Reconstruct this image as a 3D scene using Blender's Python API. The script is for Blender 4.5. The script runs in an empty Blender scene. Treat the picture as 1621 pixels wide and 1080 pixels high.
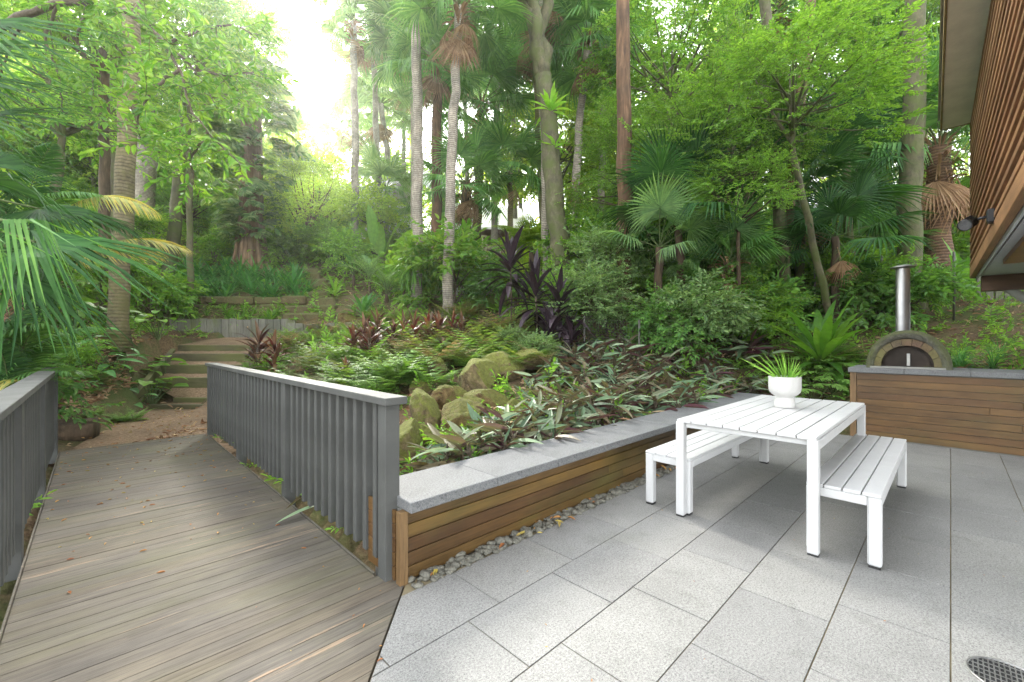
import bpy, bmesh, math, random
import numpy as np
from mathutils import Vector, Matrix, noise as mnoise

random.seed(7)
RNG = np.random.default_rng(11)
C = bpy.context.scene.collection
PI = math.pi
CAMZ, FPX, CX, CY = 1.33, 677.0, 810.5, 540.0
ANG = math.atan2(.698, .716)            # direction of the seat wall
UX = np.array([.716, .698]); VX = np.array([-.698, .716])

def P(px, py, Y):
    return np.array([(px - CX) / FPX * Y, Y, CAMZ - (py - CY) / FPX * Y])

def W(u, v, z=0.0):
    p = u * UX + v * VX
    return np.array([p[0], p[1], z])

def U(*a): return random.uniform(*a)

# ---------------------------------------------------------------- meshes
class MB:
    def __init__(self):
        self.V = []; self.F = []; self.n = 0
    def add(self, v, f, mi=0):
        """v (N,3); f (M,k) index array; mi material index"""
        v = np.asarray(v, float).reshape(-1, 3); f = np.asarray(f, np.int64)
        if f.ndim == 1: f = f.reshape(1, -1)
        self.V.append(v); self.F.append((f + self.n, mi)); self.n += len(v)
        return self
    def place(self, tm, R, T, S=None, mi=None):
        """tm = list of (v,f,mi) or MB; R (K,3,3), T (K,3)"""
        parts = tm if isinstance(tm, list) else tm.parts()
        K = len(T)
        for v, fs in parts:
            vv = np.einsum('kij,nj->kni', R, v)
            if S is not None: vv = vv * np.asarray(S).reshape(-1, 1, 1)
            vv = vv + np.asarray(T)[:, None, :]
            off = (np.arange(K) * len(v))
            self.V.append(vv.reshape(-1, 3))
            for f, m in fs:
                ff = (f[None] + off[:, None, None]).reshape(-1, f.shape[1])
                self.F.append((ff + self.n, m if mi is None else mi))
            self.n += K * len(v)
        return self
    def parts(self):
        v = np.concatenate(self.V) if self.V else np.zeros((0, 3))
        return [(v, list(self.F))]
    def box(self, c, s, b=0.0, mi=0, rz=0.0):
        c = np.asarray(c, float); h = np.asarray(s, float) / 2
        b = min(b, h.min() * .45)
        sg = [(x, y, z) for x in (-1, 1) for y in (-1, 1) for z in (-1, 1)]
        if b <= 0:
            v = np.array(sg, float) * h
            f = [(0, 1, 3, 2), (4, 6, 7, 5), (0, 4, 5, 1), (2, 3, 7, 6), (0, 2, 6, 4), (1, 5, 7, 3)]
            fs = [np.array(f)]
        else:
            v = []
            for x, y, z in sg:
                v += [(x * h[0], y * (h[1] - b), z * (h[2] - b)), (x * (h[0] - b), y * h[1], z * (h[2] - b)),
                      (x * (h[0] - b), y * (h[1] - b), z * h[2])]
            v = np.array(v); ix = {q: i for i, q in enumerate(sg)}
            quads = []; tris = []
            for a in range(3):
                o = [k for k in range(3) if k != a]
                for s_ in (-1, 1):
                    q = []
                    for p1, p2 in ((-1, -1), (1, -1), (1, 1), (-1, 1)):
                        t = [0, 0, 0]; t[a] = s_; t[o[0]] = p1; t[o[1]] = p2
                        q.append(ix[tuple(t)] * 3 + a)
                    quads.append(q)
                for p1 in (-1, 1):
                    for p2 in (-1, 1):
                        t0 = [0, 0, 0]; t0[a] = -1; t0[o[0]] = p1; t0[o[1]] = p2
                        t1 = list(t0); t1[a] = 1
                        i0, i1 = ix[tuple(t0)] * 3, ix[tuple(t1)] * 3
                        quads.append([i0 + o[0], i1 + o[0], i1 + o[1], i0 + o[1]])
            for q in sg: tris.append([ix[q] * 3, ix[q] * 3 + 1, ix[q] * 3 + 2])
            def orient(fl):
                out = []
                for q in fl:
                    p = v[q]; nrm = np.cross(p[1] - p[0], p[2] - p[0])
                    out.append(q if nrm @ p.mean(0) > 0 else q[::-1])
                return np.array(out)
            fs = [orient(quads), orient(tris)]
        if rz:
            cs, sn = math.cos(rz), math.sin(rz)
            v = v @ np.array([[cs, sn, 0], [-sn, cs, 0], [0, 0, 1]])
        v = v + c
        self.V.append(v)
        for f in fs: self.F.append((f + self.n, mi))
        self.n += len(v)
        return self
    def tube(self, pts, rad, sides=8, mi=0, cap=True, jit=0.0):
        pts = np.asarray(pts, float); n = len(pts)
        rad = np.broadcast_to(np.asarray(rad, float), (n,))
        tan = np.gradient(pts, axis=0)
        tan /= np.linalg.norm(tan, axis=1)[:, None] + 1e-9
        ref = np.array([1., 0, 0]) if abs(tan[0][0]) < .8 else np.array([0, 1., 0])
        a = np.linspace(0, 2 * PI, sides, endpoint=False)
        vs = []
        for i in range(n):
            t = tan[i]; e1 = np.cross(t, ref); e1 /= np.linalg.norm(e1); e2 = np.cross(t, e1)
            ref = np.cross(e1, t) if False else ref
            r = rad[i] * (1 + (RNG.normal(0, jit, sides) if jit else 0))
            vs.append(pts[i] + (np.cos(a) * r)[:, None] * e1 + (np.sin(a) * r)[:, None] * e2)
        v = np.concatenate(vs)
        i = np.arange(n - 1)[:, None] * sides; j = np.arange(sides)[None]; j2 = (j + 1) % sides
        f = np.stack([i + j, i + j2, i + sides + j2, i + sides + j], -1).reshape(-1, 4)
        self.V.append(v); self.F.append((f + self.n, mi))
        if cap:
            self.F.append((np.arange(sides)[::-1][None] + self.n, mi))
            self.F.append(((np.arange(sides) + (n - 1) * sides)[None] + self.n, mi))
        self.n += len(v)
        return self
    def lathe(self, prof, seg=48, mi=0):
        """prof list of (r,z), open"""
        a = np.linspace(0, 2 * PI, seg, endpoint=False); n = len(prof)
        v = np.array([[(r * math.cos(t), r * math.sin(t), z) for t in a] for r, z in prof]).reshape(-1, 3)
        i = np.arange(n - 1)[:, None] * seg; j = np.arange(seg)[None]; j2 = (j + 1) % seg
        f = np.stack([i + j, i + j2, i + seg + j2, i + seg + j], -1).reshape(-1, 4)
        return self.add(v, f, mi)
    def mesh(self, name, mats, smooth=False):
        me = bpy.data.meshes.new(name)
        V = np.concatenate(self.V).astype(np.float32)
        lens = np.concatenate([np.full(len(f), f.shape[1], np.int32) for f, m in self.F])
        mi = np.concatenate([np.full(len(f), m, np.int32) for f, m in self.F])
        idx = np.concatenate([f.reshape(-1) for f, m in self.F]).astype(np.int32)
        me.vertices.add(len(V)); me.vertices.foreach_set('co', V.reshape(-1))
        me.loops.add(len(idx)); me.loops.foreach_set('vertex_index', idx)
        st = np.zeros(len(lens), np.int32); st[1:] = np.cumsum(lens)[:-1]
        me.polygons.add(len(lens)); me.polygons.foreach_set('loop_start', st)
        me.polygons.foreach_set('loop_total', lens)
        for m in (mats if isinstance(mats, (list, tuple)) else [mats]): me.materials.append(m)
        me.polygons.foreach_set('material_index', mi)
        me.polygons.foreach_set('use_smooth', np.full(len(lens), bool(smooth)))
        me.update(calc_edges=True); me.validate()
        return me

def ob(name, me, parent=None, loc=None, rot=None, scale=None):
    o = bpy.data.objects.new(name, me); C.objects.link(o)
    if parent is not None: o.parent = parent
    if loc is not None: o.location = tuple(float(x) for x in loc)
    if rot is not None: o.rotation_euler = rot
    if scale is not None: o.scale = scale if hasattr(scale, '__len__') else (scale,) * 3
    return o

def tag(o, label=None, cat=None, group=None, kind=None):
    if label: o['label'] = label
    if cat: o['category'] = cat
    if group: o['group'] = group
    if kind: o['kind'] = kind
    return o

def thing(name, label, cat, loc=(0, 0, 0), rz=0.0, group=None, scale=None):
    o = bpy.data.objects.new(name, None); C.objects.link(o)
    o.empty_display_size = .1
    o.location = tuple(float(x) for x in loc); o.rotation_euler = (0, 0, rz)
    if scale: o.scale = scale if hasattr(scale, '__len__') else (scale,) * 3
    return tag(o, label, cat, group)

def swap_mat(o, m, slot=0):
    o.material_slots[slot].link = 'OBJECT'; o.material_slots[slot].material = m

# ---------------------------------------------------------------- materials
def newmat(name):
    m = bpy.data.materials.new(name); m.use_nodes = True
    nt = m.node_tree; nt.nodes.clear()
    out = nt.nodes.new('ShaderNodeOutputMaterial')
    return m, nt, out

class NT:
    def __init__(s, nt): s.nt = nt
    def n(s, t, **k):
        nd = s.nt.nodes.new('ShaderNode' + t)
        for a, b in k.items():
            if a.startswith('i_'):
                key = a[2:]
                key = int(key) if key.isdigit() else key.replace('_', ' ')
                nd.inputs[key].default_value = b
            else: setattr(nd, a, b)
        return nd
    def l(s, a, b): s.nt.links.new(a, b)
    def noise(s, vec, scale, detail=4, rough=.55, dist=0.0):
        nd = s.n('TexNoise', i_Scale=scale, i_Detail=detail, i_Roughness=rough, i_Distortion=dist)
        if vec is not None: s.l(vec, nd.inputs['Vector'])
        return nd.outputs['Fac']
    def ramp(s, fac, stops):
        nd = s.n('ValToRGB'); cr = nd.color_ramp
        while len(cr.elements) < len(stops): cr.elements.new(.5)
        for e, (p, c) in zip(cr.elements, stops):
            e.position = p; e.color = (*c, 1) if len(c) == 3 else c
        s.l(fac, nd.inputs['Fac'])
        return nd.outputs['Color']
    def mix(s, fac, a, b, typ='MIX'):
        nd = s.n('MixRGB', blend_type=typ)
        for i, x in ((0, fac), (1, a), (2, b)):
            if isinstance(x, (int, float)): nd.inputs[i].default_value = x
            elif isinstance(x, tuple): nd.inputs[i].default_value = (*x, 1)
            else: s.l(x, nd.inputs[i])
        return nd.outputs[0]
    def math(s, op, a, b=0.0):
        nd = s.n('Math', operation=op)
        for i, x in ((0, a), (1, b)):
            if isinstance(x, (int, float)): nd.inputs[i].default_value = x
            else: s.l(x, nd.inputs[i])
        return nd.outputs[0]
    def mapping(s, vec, scale=(1, 1, 1), rot=(0, 0, 0)):
        nd = s.n('Mapping'); nd.inputs['Scale'].default_value = scale; nd.inputs['Rotation'].default_value = rot
        s.l(vec, nd.inputs['Vector']); return nd.outputs[0]
    def bump(s, h, strength=.3, dist=.01, normal=None):
        nd = s.n('Bump', i_Strength=strength, i_Distance=dist); s.l(h, nd.inputs['Height'])
        if normal is not None: s.l(normal, nd.inputs['Normal'])
        return nd.outputs[0]

def g3(a, k=1.0): return tuple(min(1, x * k) for x in a)

LK = 1.9
def leaf_mat(name, cols, trans=.35, rough=.38, back=None, tint=(1.5, 1.35, .6), spec=.5):
    cols = [g3(c, 1.5 if name in ('leaf bright', 'overhanging leaf', 'leaf lime', 'leaf far', 'palm leaf pale', 'palm leaf dark', 'cut palm leaf', 'fern dry', 'dead frond', 'fallen leaf', 'fallen leaf bright') else LK) for c in cols]; rough = max(rough, .46); spec = min(spec, .35)
    if name not in ('fallen leaf', 'fallen leaf bright', 'dead frond', 'dark cordyline leaf', 'red cordyline leaf', 'fern dry'): trans = min(.5, trans + .08)
    m, nt, out = newmat(name); N = NT(nt)
    geo = N.n('NewGeometry'); oi = N.n('ObjectInfo')
    n = len(cols)
    stops = [(i / max(1, n - 1), c) for i, c in enumerate(cols)]
    col = N.ramp(geo.outputs['Random Per Island'], stops)
    v = N.math('ADD', N.math('MULTIPLY', oi.outputs['Random'], .5), .75)
    vn = N.n('CombineColor'); [N.l(v, vn.inputs[i]) for i in range(3)]
    col = N.mix(1.0, col, vn.outputs[0], 'MULTIPLY')
    tc = N.n('TexCoord')
    nz = N.noise(tc.outputs['Object'], 9, 2)
    col = N.mix(.35, col, N.mix(1.0, col, N.ramp(nz, [(.3, (.5, .5, .5)), (.7, (1.4, 1.4, 1.3))]), 'MULTIPLY'))
    front = col
    if back is not None: col = N.mix(geo.outputs['Backfacing'], col, back)
    p = N.n('BsdfPrincipled'); N.l(col, p.inputs['Base Color'])
    p.inputs['Roughness'].default_value = rough; p.inputs['Specular IOR Level'].default_value = spec
    if trans > 0:
        t = N.n('BsdfTranslucent'); N.l(N.mix(1.0, front, tint if max(tint) <= 1 else tint, 'MULTIPLY'), t.inputs['Color'])
        mx = N.n('MixShader'); mx.inputs[0].default_value = trans
        N.l(p.outputs[0], mx.inputs[1]); N.l(t.outputs[0], mx.inputs[2]); N.l(mx.outputs[0], out.inputs[0])
    else: N.l(p.outputs[0], out.inputs[0])
    return m

def bark_mat(name, c1, c2, c3, zs=.25, scale=14, moss=None, rings=0, bump=.6):
    m, nt, out = newmat(name); N = NT(nt)
    tc = N.n('TexCoord'); vec = tc.outputs['Object']
    v2 = N.mapping(vec, (1, 1, zs))
    f = N.noise(v2, scale, 6, .65, .4)
    col = N.ramp(f, [(.3, c1), (.5, c2), (.72, c3)])
    big = N.noise(vec, 2.2, 3)
    col = N.mix(1.0, col, N.ramp(big, [(.3, (.6, .6, .6)), (.7, (1.25, 1.22, 1.18))]), 'MULTIPLY')
    h = f
    if rings:
        w = N.n('TexWave', wave_type='BANDS', bands_direction='Z', i_Scale=rings, i_Distortion=1.6, i_Detail=2.0)
        w.inputs['Detail Scale'].default_value = 2.5
        N.l(vec, w.inputs['Vector'])
        col = N.mix(1.0, col, N.ramp(w.outputs['Fac'], [(.0, (.5, .48, .45)), (.35, (1, 1, 1)), (1, (1.12, 1.12, 1.12))]), 'MULTIPLY')
        h = N.math('ADD', N.math('MULTIPLY', w.outputs['Fac'], .8), N.math('MULTIPLY', f, .6))
    if moss:
        mf = N.ramp(N.noise(vec, 3.1, 5, .6), [(.42, (0, 0, 0)), (.62, (1, 1, 1))])
        col = N.mix(mf, col, moss)
    p = N.n('BsdfPrincipled', i_Roughness=.85); N.l(col, p.inputs['Base Color'])
    N.l(N.bump(h, bump, .02), p.inputs['Normal']); N.l(p.outputs[0], out.inputs[0])
    return m

def plain_mat(name, c, rough=.5, metal=0.0, var=.08, nscale=6, bump=0.0, bscale=60, spec=.5):
    m, nt, out = newmat(name); N = NT(nt)
    tc = N.n('TexCoord')
    f = N.noise(tc.outputs['Object'], nscale, 5, .6)
    col = N.ramp(f, [(.3, g3(c, 1 - var)), (.7, g3(c, 1 + var))])
    p = N.n('BsdfPrincipled', i_Roughness=rough, i_Metallic=metal); N.l(col, p.inputs['Base Color'])
    p.inputs['Specular IOR Level'].default_value = spec
    rr = N.ramp(N.noise(tc.outputs['Object'], nscale * 3, 4), [(.3, g3((1, 1, 1), max(0, rough - .08))), (.7, g3((1, 1, 1), min(1, rough + .1)))])
    N.l(rr, p.inputs['Roughness'])
    if bump: N.l(N.bump(N.noise(tc.outputs['Object'], bscale, 4), bump, .004), p.inputs['Normal'])
    N.l(p.outputs[0], out.inputs[0])
    return m

def wood_mat(name, cols, axis=(1, 0, 0), stretch=.06, scale=22, moss=None, moss_amt=(.55, .7), scuff=None, scuff_amt=(.62, .66), rough=.55, spec=.4, bump=.25):
    """planks: random tint per plank, grain stretched along an axis"""
    m, nt, out = newmat(name); N = NT(nt)
    tc = N.n('TexCoord'); geo = N.n('NewGeometry')
    vec = tc.outputs['Object']
    sc = tuple(stretch if a else 1 for a in axis)
    off = N.n('CombineXYZ'); N.l(N.math('MULTIPLY', geo.outputs['Random Per Island'], 37.0), off.inputs[0])
    N.l(N.math('MULTIPLY', geo.outputs['Random Per Island'], 91.0), off.inputs[1])
    va = N.n('VectorMath', operation='ADD'); N.l(N.mapping(vec, sc), va.inputs[0]); N.l(off.outputs[0], va.inputs[1])
    grain = N.math('ADD', N.math('MULTIPLY', N.noise(va.outputs[0], scale, 6, .65, .3), .5), N.math('MULTIPLY', N.noise(va.outputs[0], scale * 4, 5, .7), .5))
    n = len(cols)
    col = N.ramp(geo.outputs['Random Per Island'], [(i / max(1, n - 1), c) for i, c in enumerate(cols)])
    col = N.mix(1.0, col, N.ramp(grain, [(.32, (.5, .48, .45)), (.5, (1, 1, 1)), (.68, (1.35, 1.32, 1.25))]), 'MULTIPLY')
    big = N.noise(vec, 1.7, 4, .6)
    col = N.mix(1.0, col, N.ramp(big, [(.3, (.72, .72, .74)), (.7, (1.2, 1.2, 1.16))]), 'MULTIPLY')
    if moss:
        mf = N.ramp(N.noise(N.mapping(vec, tuple(.35 if a else 1 for a in axis)), 2.3, 5, .65), [(moss_amt[0], (0, 0, 0)), (moss_amt[1], (.75, .75, .75))])
        col = N.mix(mf, col, moss)
    if scuff:
        sf = N.noise(N.mapping(va.outputs[0], (1.6, 1, 1)), 7, 8, .72)
        col = N.mix(N.ramp(sf, [(scuff_amt[0], (0, 0, 0)), (scuff_amt[1], (1, 1, 1))]), col, scuff)
    p = N.n('BsdfPrincipled', i_Roughness=rough); N.l(col, p.inputs['Base Color'])
    p.inputs['Specular IOR Level'].default_value = spec
    N.l(N.bump(grain, bump, .006), p.inputs['Normal']); N.l(p.outputs[0], out.inputs[0])
    return m

def stone_mat(name, base, speck_dark, speck_light, stain=None, scale=1.0, rough=.7):
    m, nt, out = newmat(name); N = NT(nt)
    tc = N.n('TexCoord'); geo = N.n('NewGeometry'); vec = tc.outputs['Object']
    f = N.noise(vec, 210 * scale, 3, .7)
    f2 = N.noise(vec, 95 * scale, 4, .75)
    col = N.ramp(N.math('ADD', N.math('MULTIPLY', f, .5), N.math('MULTIPLY', f2, .5)), [(.36, speck_dark), (.47, base), (.58, speck_light)])
    tint = N.ramp(geo.outputs['Random Per Island'], [(0, (.91, .91, .92)), (.5, (1, 1, 1)), (1, (1.06, 1.055, 1.04))])
    col = N.mix(1.0, col, tint, 'MULTIPLY')
    big = N.noise(vec, 1.3, 5, .62)
    col = N.mix(1.0, col, N.ramp(big, [(.3, (.84, .84, .84)), (.7, (1.1, 1.1, 1.1))]), 'MULTIPLY')
    mid = N.noise(vec, 7, 6, .7, .6)
    col = N.mix(1.0, col, N.ramp(mid, [(.25, (.78, .78, .765)), (.45, (1, 1, 1)), (.62, (1.02, 1.02, 1.02)), (.75, (1.16, 1.155, 1.13))]), 'MULTIPLY')
    if stain:
        sf = N.ramp(N.noise(vec, .9, 6, .7), [(.58, (0, 0, 0)), (.75, (.5, .5, .5))])
        col = N.mix(sf, col, stain)
    p = N.n('BsdfPrincipled', i_Roughness=rough); N.l(col, p.inputs['Base Color'])
    p.inputs['Specular IOR Level'].default_value = .35
    N.l(N.bump(f2, .25, .003), p.inputs['Normal']); N.l(p.outputs[0], out.inputs[0])
    return m

def rock_mat(name, c1, c2, moss, m0=.35, m1=.55):
    m, nt, out = newmat(name); N = NT(nt)
    tc = N.n('TexCoord'); geo = N.n('NewGeometry'); vec = tc.outputs['Object']
    f = N.noise(vec, 6, 10, .74, .8)
    col = N.ramp(f, [(.3, g3(c1, .45)), (.42, c1), (.62, c2), (.75, g3(c2, 1.25))])
    sep = N.n('SeparateXYZ'); N.l(geo.outputs['Normal'], sep.inputs[0])
    up = N.math('ADD', N.math('MULTIPLY', sep.outputs[2], .35), N.noise(vec, 3.0, 6, .7))
    mf = N.ramp(up, [(m0 + .2, (0, 0, 0)), (m1 + .2, (.9, .9, .9))])
    mc = N.ramp(N.noise(vec, 26, 5, .7), [(.3, g3(moss, .55)), (.7, g3(moss, 1.35))])
    col = N.mix(mf, col, mc)
    p = N.n('BsdfPrincipled', i_Roughness=.92); N.l(col, p.inputs['Base Color'])
    N.l(N.bump(N.noise(vec, 34, 10, .8), 1.0, .035), p.inputs['Normal']); N.l(p.outputs[0], out.inputs[0])
    return m

M = {}
# leaves
M['palm_dark'] = leaf_mat('palm leaf dark', [(.014, .05, .015), (.024, .074, .019), (.04, .105, .026)], .22, .55, spec=.22)
M['palm_mid'] = leaf_mat('palm leaf mid', [(.034, .095, .026), (.055, .135, .034), (.085, .175, .048)], .32, .4, spec=.4)
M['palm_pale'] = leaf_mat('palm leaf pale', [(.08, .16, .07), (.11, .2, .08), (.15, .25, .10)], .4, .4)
M['palm_yellow'] = leaf_mat('palm leaf yellowing', [(.16, .19, .07), (.24, .24, .09), (.30, .24, .06)], .38, .42)
M['dead'] = leaf_mat('dead frond', [(.13, .075, .04), (.20, .12, .07), (.27, .18, .11)], .2, .7, tint=(1.1, 1, .8))
M['leaf_bright'] = leaf_mat('leaf bright', [(.05, .135, .018), (.078, .18, .024), (.115, .23, .034), (.16, .26, .04)], .38, .4)
M['leaf_over'] = leaf_mat('overhanging leaf', [(.034, .10, .015), (.055, .14, .02), (.085, .18, .027), (.12, .215, .034)], .34, .4)
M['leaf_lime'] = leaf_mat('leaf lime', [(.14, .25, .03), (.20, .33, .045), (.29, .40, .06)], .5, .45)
M['leaf_mid'] = leaf_mat('leaf mid', [(.05, .118, .018), (.08, .168, .024), (.12, .22, .034)], .38, .36)
M['leaf_dark'] = leaf_mat('leaf dark', [(.034, .09, .022), (.056, .13, .028), (.085, .17, .038)], .28, .3)
M['leaf_blue'] = leaf_mat('leaf grey green', [(.055, .11, .042), (.09, .155, .06), (.14, .21, .09)], .3, .32)
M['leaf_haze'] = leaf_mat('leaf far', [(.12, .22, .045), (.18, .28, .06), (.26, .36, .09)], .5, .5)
M['purple'] = leaf_mat('purple backed leaf', [(.03, .058, .03), (.045, .08, .042), (.065, .105, .056), (.095, .135, .08), (.12, .16, .10), (.06, .04, .022)], .1, .34, back=(.095, .03, .05), spec=.55)
M['cordy_dark'] = leaf_mat('dark cordyline leaf', [(.010, .007, .010), (.02, .012, .018), (.036, .024, .032)], .1, .38, tint=(1.6, .8, 1), spec=.4)
M['cordy_red'] = leaf_mat('red cordyline leaf', [(.022, .010, .010), (.042, .014, .012), (.075, .026, .018), (.045, .032, .02), (.10, .05, .025)], .2, .32, tint=(1.5, .9, .8))
M['nest'] = leaf_mat('nest fern leaf', [(.035, .10, .014), (.055, .14, .02), (.09, .185, .028)], .42, .34)
M['nest_pale'] = leaf_mat('nest fern leaf pale', [(.075, .18, .025), (.11, .23, .035), (.15, .27, .05)], .5, .36)
M['fern'] = leaf_mat('fern leaf', [(.055, .12, .025), (.085, .165, .035), (.12, .21, .055)], .42, .5)
M['fern_olive'] = leaf_mat('fern olive', [(.055, .09, .026), (.085, .125, .036), (.12, .15, .05)], .38, .6)
M['fern_dry'] = leaf_mat('fern dry', [(.17, .125, .06), (.24, .18, .09), (.31, .24, .13)], .3, .75, tint=(1.1, 1, .8))
M['clivia'] = leaf_mat('clivia leaf', [(.025, .09, .024), (.042, .125, .032), (.065, .17, .042)], .25, .3)
M['monstera'] = leaf_mat('monstera leaf', [(.055, .125, .05), (.09, .17, .07), (.14, .215, .095), (.18, .25, .13)], .42, .3)
M['sprig'] = leaf_mat('cut palm leaf', [(.09, .2, .035), (.13, .25, .05), (.17, .29, .075)], .35, .42)
M['litter'] = leaf_mat('fallen leaf', [(.12, .06, .035), (.20, .11, .06), (.30, .19, .11), (.36, .27, .17), (.16, .08, .04)], .1, .7, tint=(1.1, 1, .8))
M['litter_bright'] = leaf_mat('fallen leaf bright', [(.22, .085, .03), (.27, .12, .045), (.34, .2, .055), (.2, .075, .04), (.32, .26, .06), (.17, .11, .06)], .1, .6, tint=(1.1, 1, .8))
# barks
M['bark_pale'] = bark_mat('bark pale ringed', (.17, .145, .115), (.27, .24, .20), (.36, .33, .28), .6, 16, rings=5.5)
M['bark_grey'] = bark_mat('bark grey green', (.048, .043, .026), (.09, .082, .046), (.14, .128, .076), .5, 14, moss=(.07, .085, .022), bump=.9)
M['bark_olive'] = bark_mat('bark olive ringed', (.085, .07, .04), (.15, .125, .07), (.21, .18, .11), .6, 14, moss=(.13, .12, .045), rings=4.5, bump=.35)
M['bark_red'] = bark_mat('bark red brown', (.045, .024, .013), (.105, .058, .03), (.19, .115, .065), .12, 16, bump=1)
M['bark_brown'] = bark_mat('bark dark brown', (.035, .022, .014), (.075, .05, .03), (.13, .09, .055), .2, 14, bump=.8)
M['bark_palm'] = bark_mat('bark palm fibre', (.075, .04, .022), (.15, .085, .048), (.22, .135, .08), .7, 18, rings=4.0, bump=.9)
M['twig'] = bark_mat('twig', (.05, .037, .024), (.09, .07, .045), (.14, .11, .075), .4, 20)
M['root'] = bark_mat('aerial root', (.09, .055, .032), (.18, .115, .07), (.27, .185, .115), .08, 16, bump=.8)
M['stem'] = bark_mat('green stem', (.06, .09, .03), (.09, .13, .04), (.12, .16, .06), .3, 16, bump=.2)
# built things
M['paver'] = stone_mat('granite paver', (.19, .189, .182), (.07, .07, .068), (.28, .278, .268), stain=(.14, .142, .112))
M['coping'] = stone_mat('granite coping', (.138, .142, .145), (.053, .055, .057), (.20, .205, .208), stain=(.10, .108, .085))
M['joint'] = plain_mat('mortar bed', (.15, .125, .075), .95, 0, .8, 2.2, .5, 90)
M['rail'] = plain_mat('grey rail paint', (.083, .085, .081), .62, 0, .2, 2.2, .25, 60, .25)
M['deck'] = wood_mat('weathered deck boards', [(.108, .095, .079), (.118, .104, .088), (.104, .094, .082), (.122, .103, .08), (.11, .099, .083)], (1, 0, 0), .05, 26,
                     moss=(.105, .10, .052), moss_amt=(.48, .76), scuff=(.27, .195, .135), scuff_amt=(.595, .65), rough=.78, spec=.22, bump=.35)
M['merbau'] = wood_mat('oiled cladding boards', [(.066, .033, .013), (.098, .055, .018), (.13, .077, .022), (.075, .039, .015), (.11, .068, .02)], (1, 0, 0), .05, 26,
                       moss=(.10, .09, .022), moss_amt=(.5, .75), scuff=(.30, .14, .055), scuff_amt=(.66, .71), rough=.42, bump=.2)
M['merbau_v'] = wood_mat('oiled cladding boards across', [(.092, .046, .018), (.13, .07, .024), (.105, .056, .02), (.15, .084, .028)], (0, 1, 0), .05, 26,
                         moss=(.085, .08, .024), moss_amt=(.5, .78), scuff=(.2, .11, .05), scuff_amt=(.69, .75), rough=.45, bump=.2)
M['post'] = wood_mat('timber post', [(.15, .09, .04), (.19, .115, .05)], (0, 0, 1), .06, 30, rough=.55)
M['batten'] = wood_mat('cedar batten', [(.25, .125, .06), (.31, .165, .085), (.19, .09, .045), (.37, .215, .12)], (1, 0, 0), .04, 30, rough=.5)
M['batten_back'] = plain_mat('dark wall lining', (.055, .026, .016), .7, 0, .2)
M['sleeper'] = wood_mat('mossy sleeper', [(.085, .08, .045), (.11, .10, .055), (.13, .115, .075)], (1, 0, 0), .07, 18, moss=(.12, .13, .04), moss_amt=(.42, .62), rough=.85, bump=.5)
M['paling'] = wood_mat('grey paling', [(.13, .13, .11), (.17, .165, .14), (.11, .115, .09)], (0, 0, 1), .07, 20, moss=(.12, .14, .05), moss_amt=(.5, .68), rough=.85, bump=.4)
M['white'] = plain_mat('white powder coat', (.51, .513, .516), .42, 0, .035, 3, .05, 90)
M['white_gap'] = plain_mat('white frame shade', (.72, .72, .72), .45, 0, .02)
M['rubber'] = plain_mat('black foot', (.02, .02, .02), .6)
M['pot'] = plain_mat('white ceramic', (.52, .515, .5), .55, 0, .03, 5, .06, 70)
M['steel'] = plain_mat('brushed steel', (.33, .33, .325), .45, 1, .15, 3)
M['steel_dull'] = plain_mat('dull steel', (.33, .33, .32), .42, 1, .12, 5)
M['dome'] = rock_mat('oven render', (.10, .098, .075), (.19, .185, .15), (.105, .12, .04), .12, .45)
M['brick'] = wood_mat('oven arch bricks', [(.13, .095, .058), (.14, .088, .06), (.125, .105, .045), (.13, .105, .06), (.10, .075, .052)], (0, 0, 0), 1, 18, moss=(.13, .13, .04), moss_amt=(.45, .7), rough=.85, bump=.4)
M['soot'] = plain_mat('sooty steel', (.026, .019, .015), .55, .6, .6, 3)
M['slab'] = plain_mat('concrete slab', (.25, .25, .23), .8, 0, .12, 5, .3, 50)
M['black'] = plain_mat('black plastic', (.018, .018, .02), .45)
M['lens'] = plain_mat('lamp glass', (.10, .10, .105), .3)
M['soffit'] = plain_mat('soffit sheet', (.80, .77, .69), .75, 0, .12, 3, .1, 30)
M['ceil'] = plain_mat('painted ceiling', (.52, .54, .56), .6, 0, .03)
M['fascia'] = plain_mat('weathered fascia', (.27, .2, .09), .7, 0, .3, 6)
M['redwood'] = wood_mat('varnished panel', [(.26, .105, .04), (.30, .125, .05)], (0, 1, 0), .06, 22, rough=.35)
M['darkbeam'] = wood_mat('dark beam', [(.06, .03, .017), (.085, .042, .023)], (0, 1, 0), .05, 24, rough=.5)
M['roof'] = plain_mat('white roof sheet', (.78, .78, .77), .5, 0, .04)
M['board_mauve'] = plain_mat('pale weatherboard', (.82, .76, .76), .7, 0, .06)
M['board_brown'] = plain_mat('brown weatherboard', (.22, .125, .10), .7, 0, .1)
M['lattice'] = plain_mat('cream lattice', (.42, .38, .26), .75, 0, .1)
M['glass'] = plain_mat('dark window', (.03, .035, .04), .08)
M['wire'] = plain_mat('fence wire', (.10, .10, .085), .55, .6, .2)
M['picket'] = plain_mat('white picket paint', (.66, .66, .63), .6, 0, .05)
M['rock'] = rock_mat('mossy sandstone', (.13, .095, .048), (.34, .26, .135), (.15, .168, .024), .24, .42)
M['rock_yellow'] = rock_mat('yellow sandstone', (.11, .07, .026), (.29, .2, .085), (.12, .13, .02), .34, .56)
M['log'] = bark_mat('log', (.07, .045, .022), (.14, .09, .045), (.22, .15, .08), .3, 10)
M['pebble'] = stone_mat('pebble', (.125, .122, .10), (.065, .064, .056), (.19, .182, .15), scale=.5)
M['sand_wall'] = rock_mat('sandstone blocks', (.085, .06, .03), (.17, .125, .062), (.085, .095, .025), .2, .48)

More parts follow.
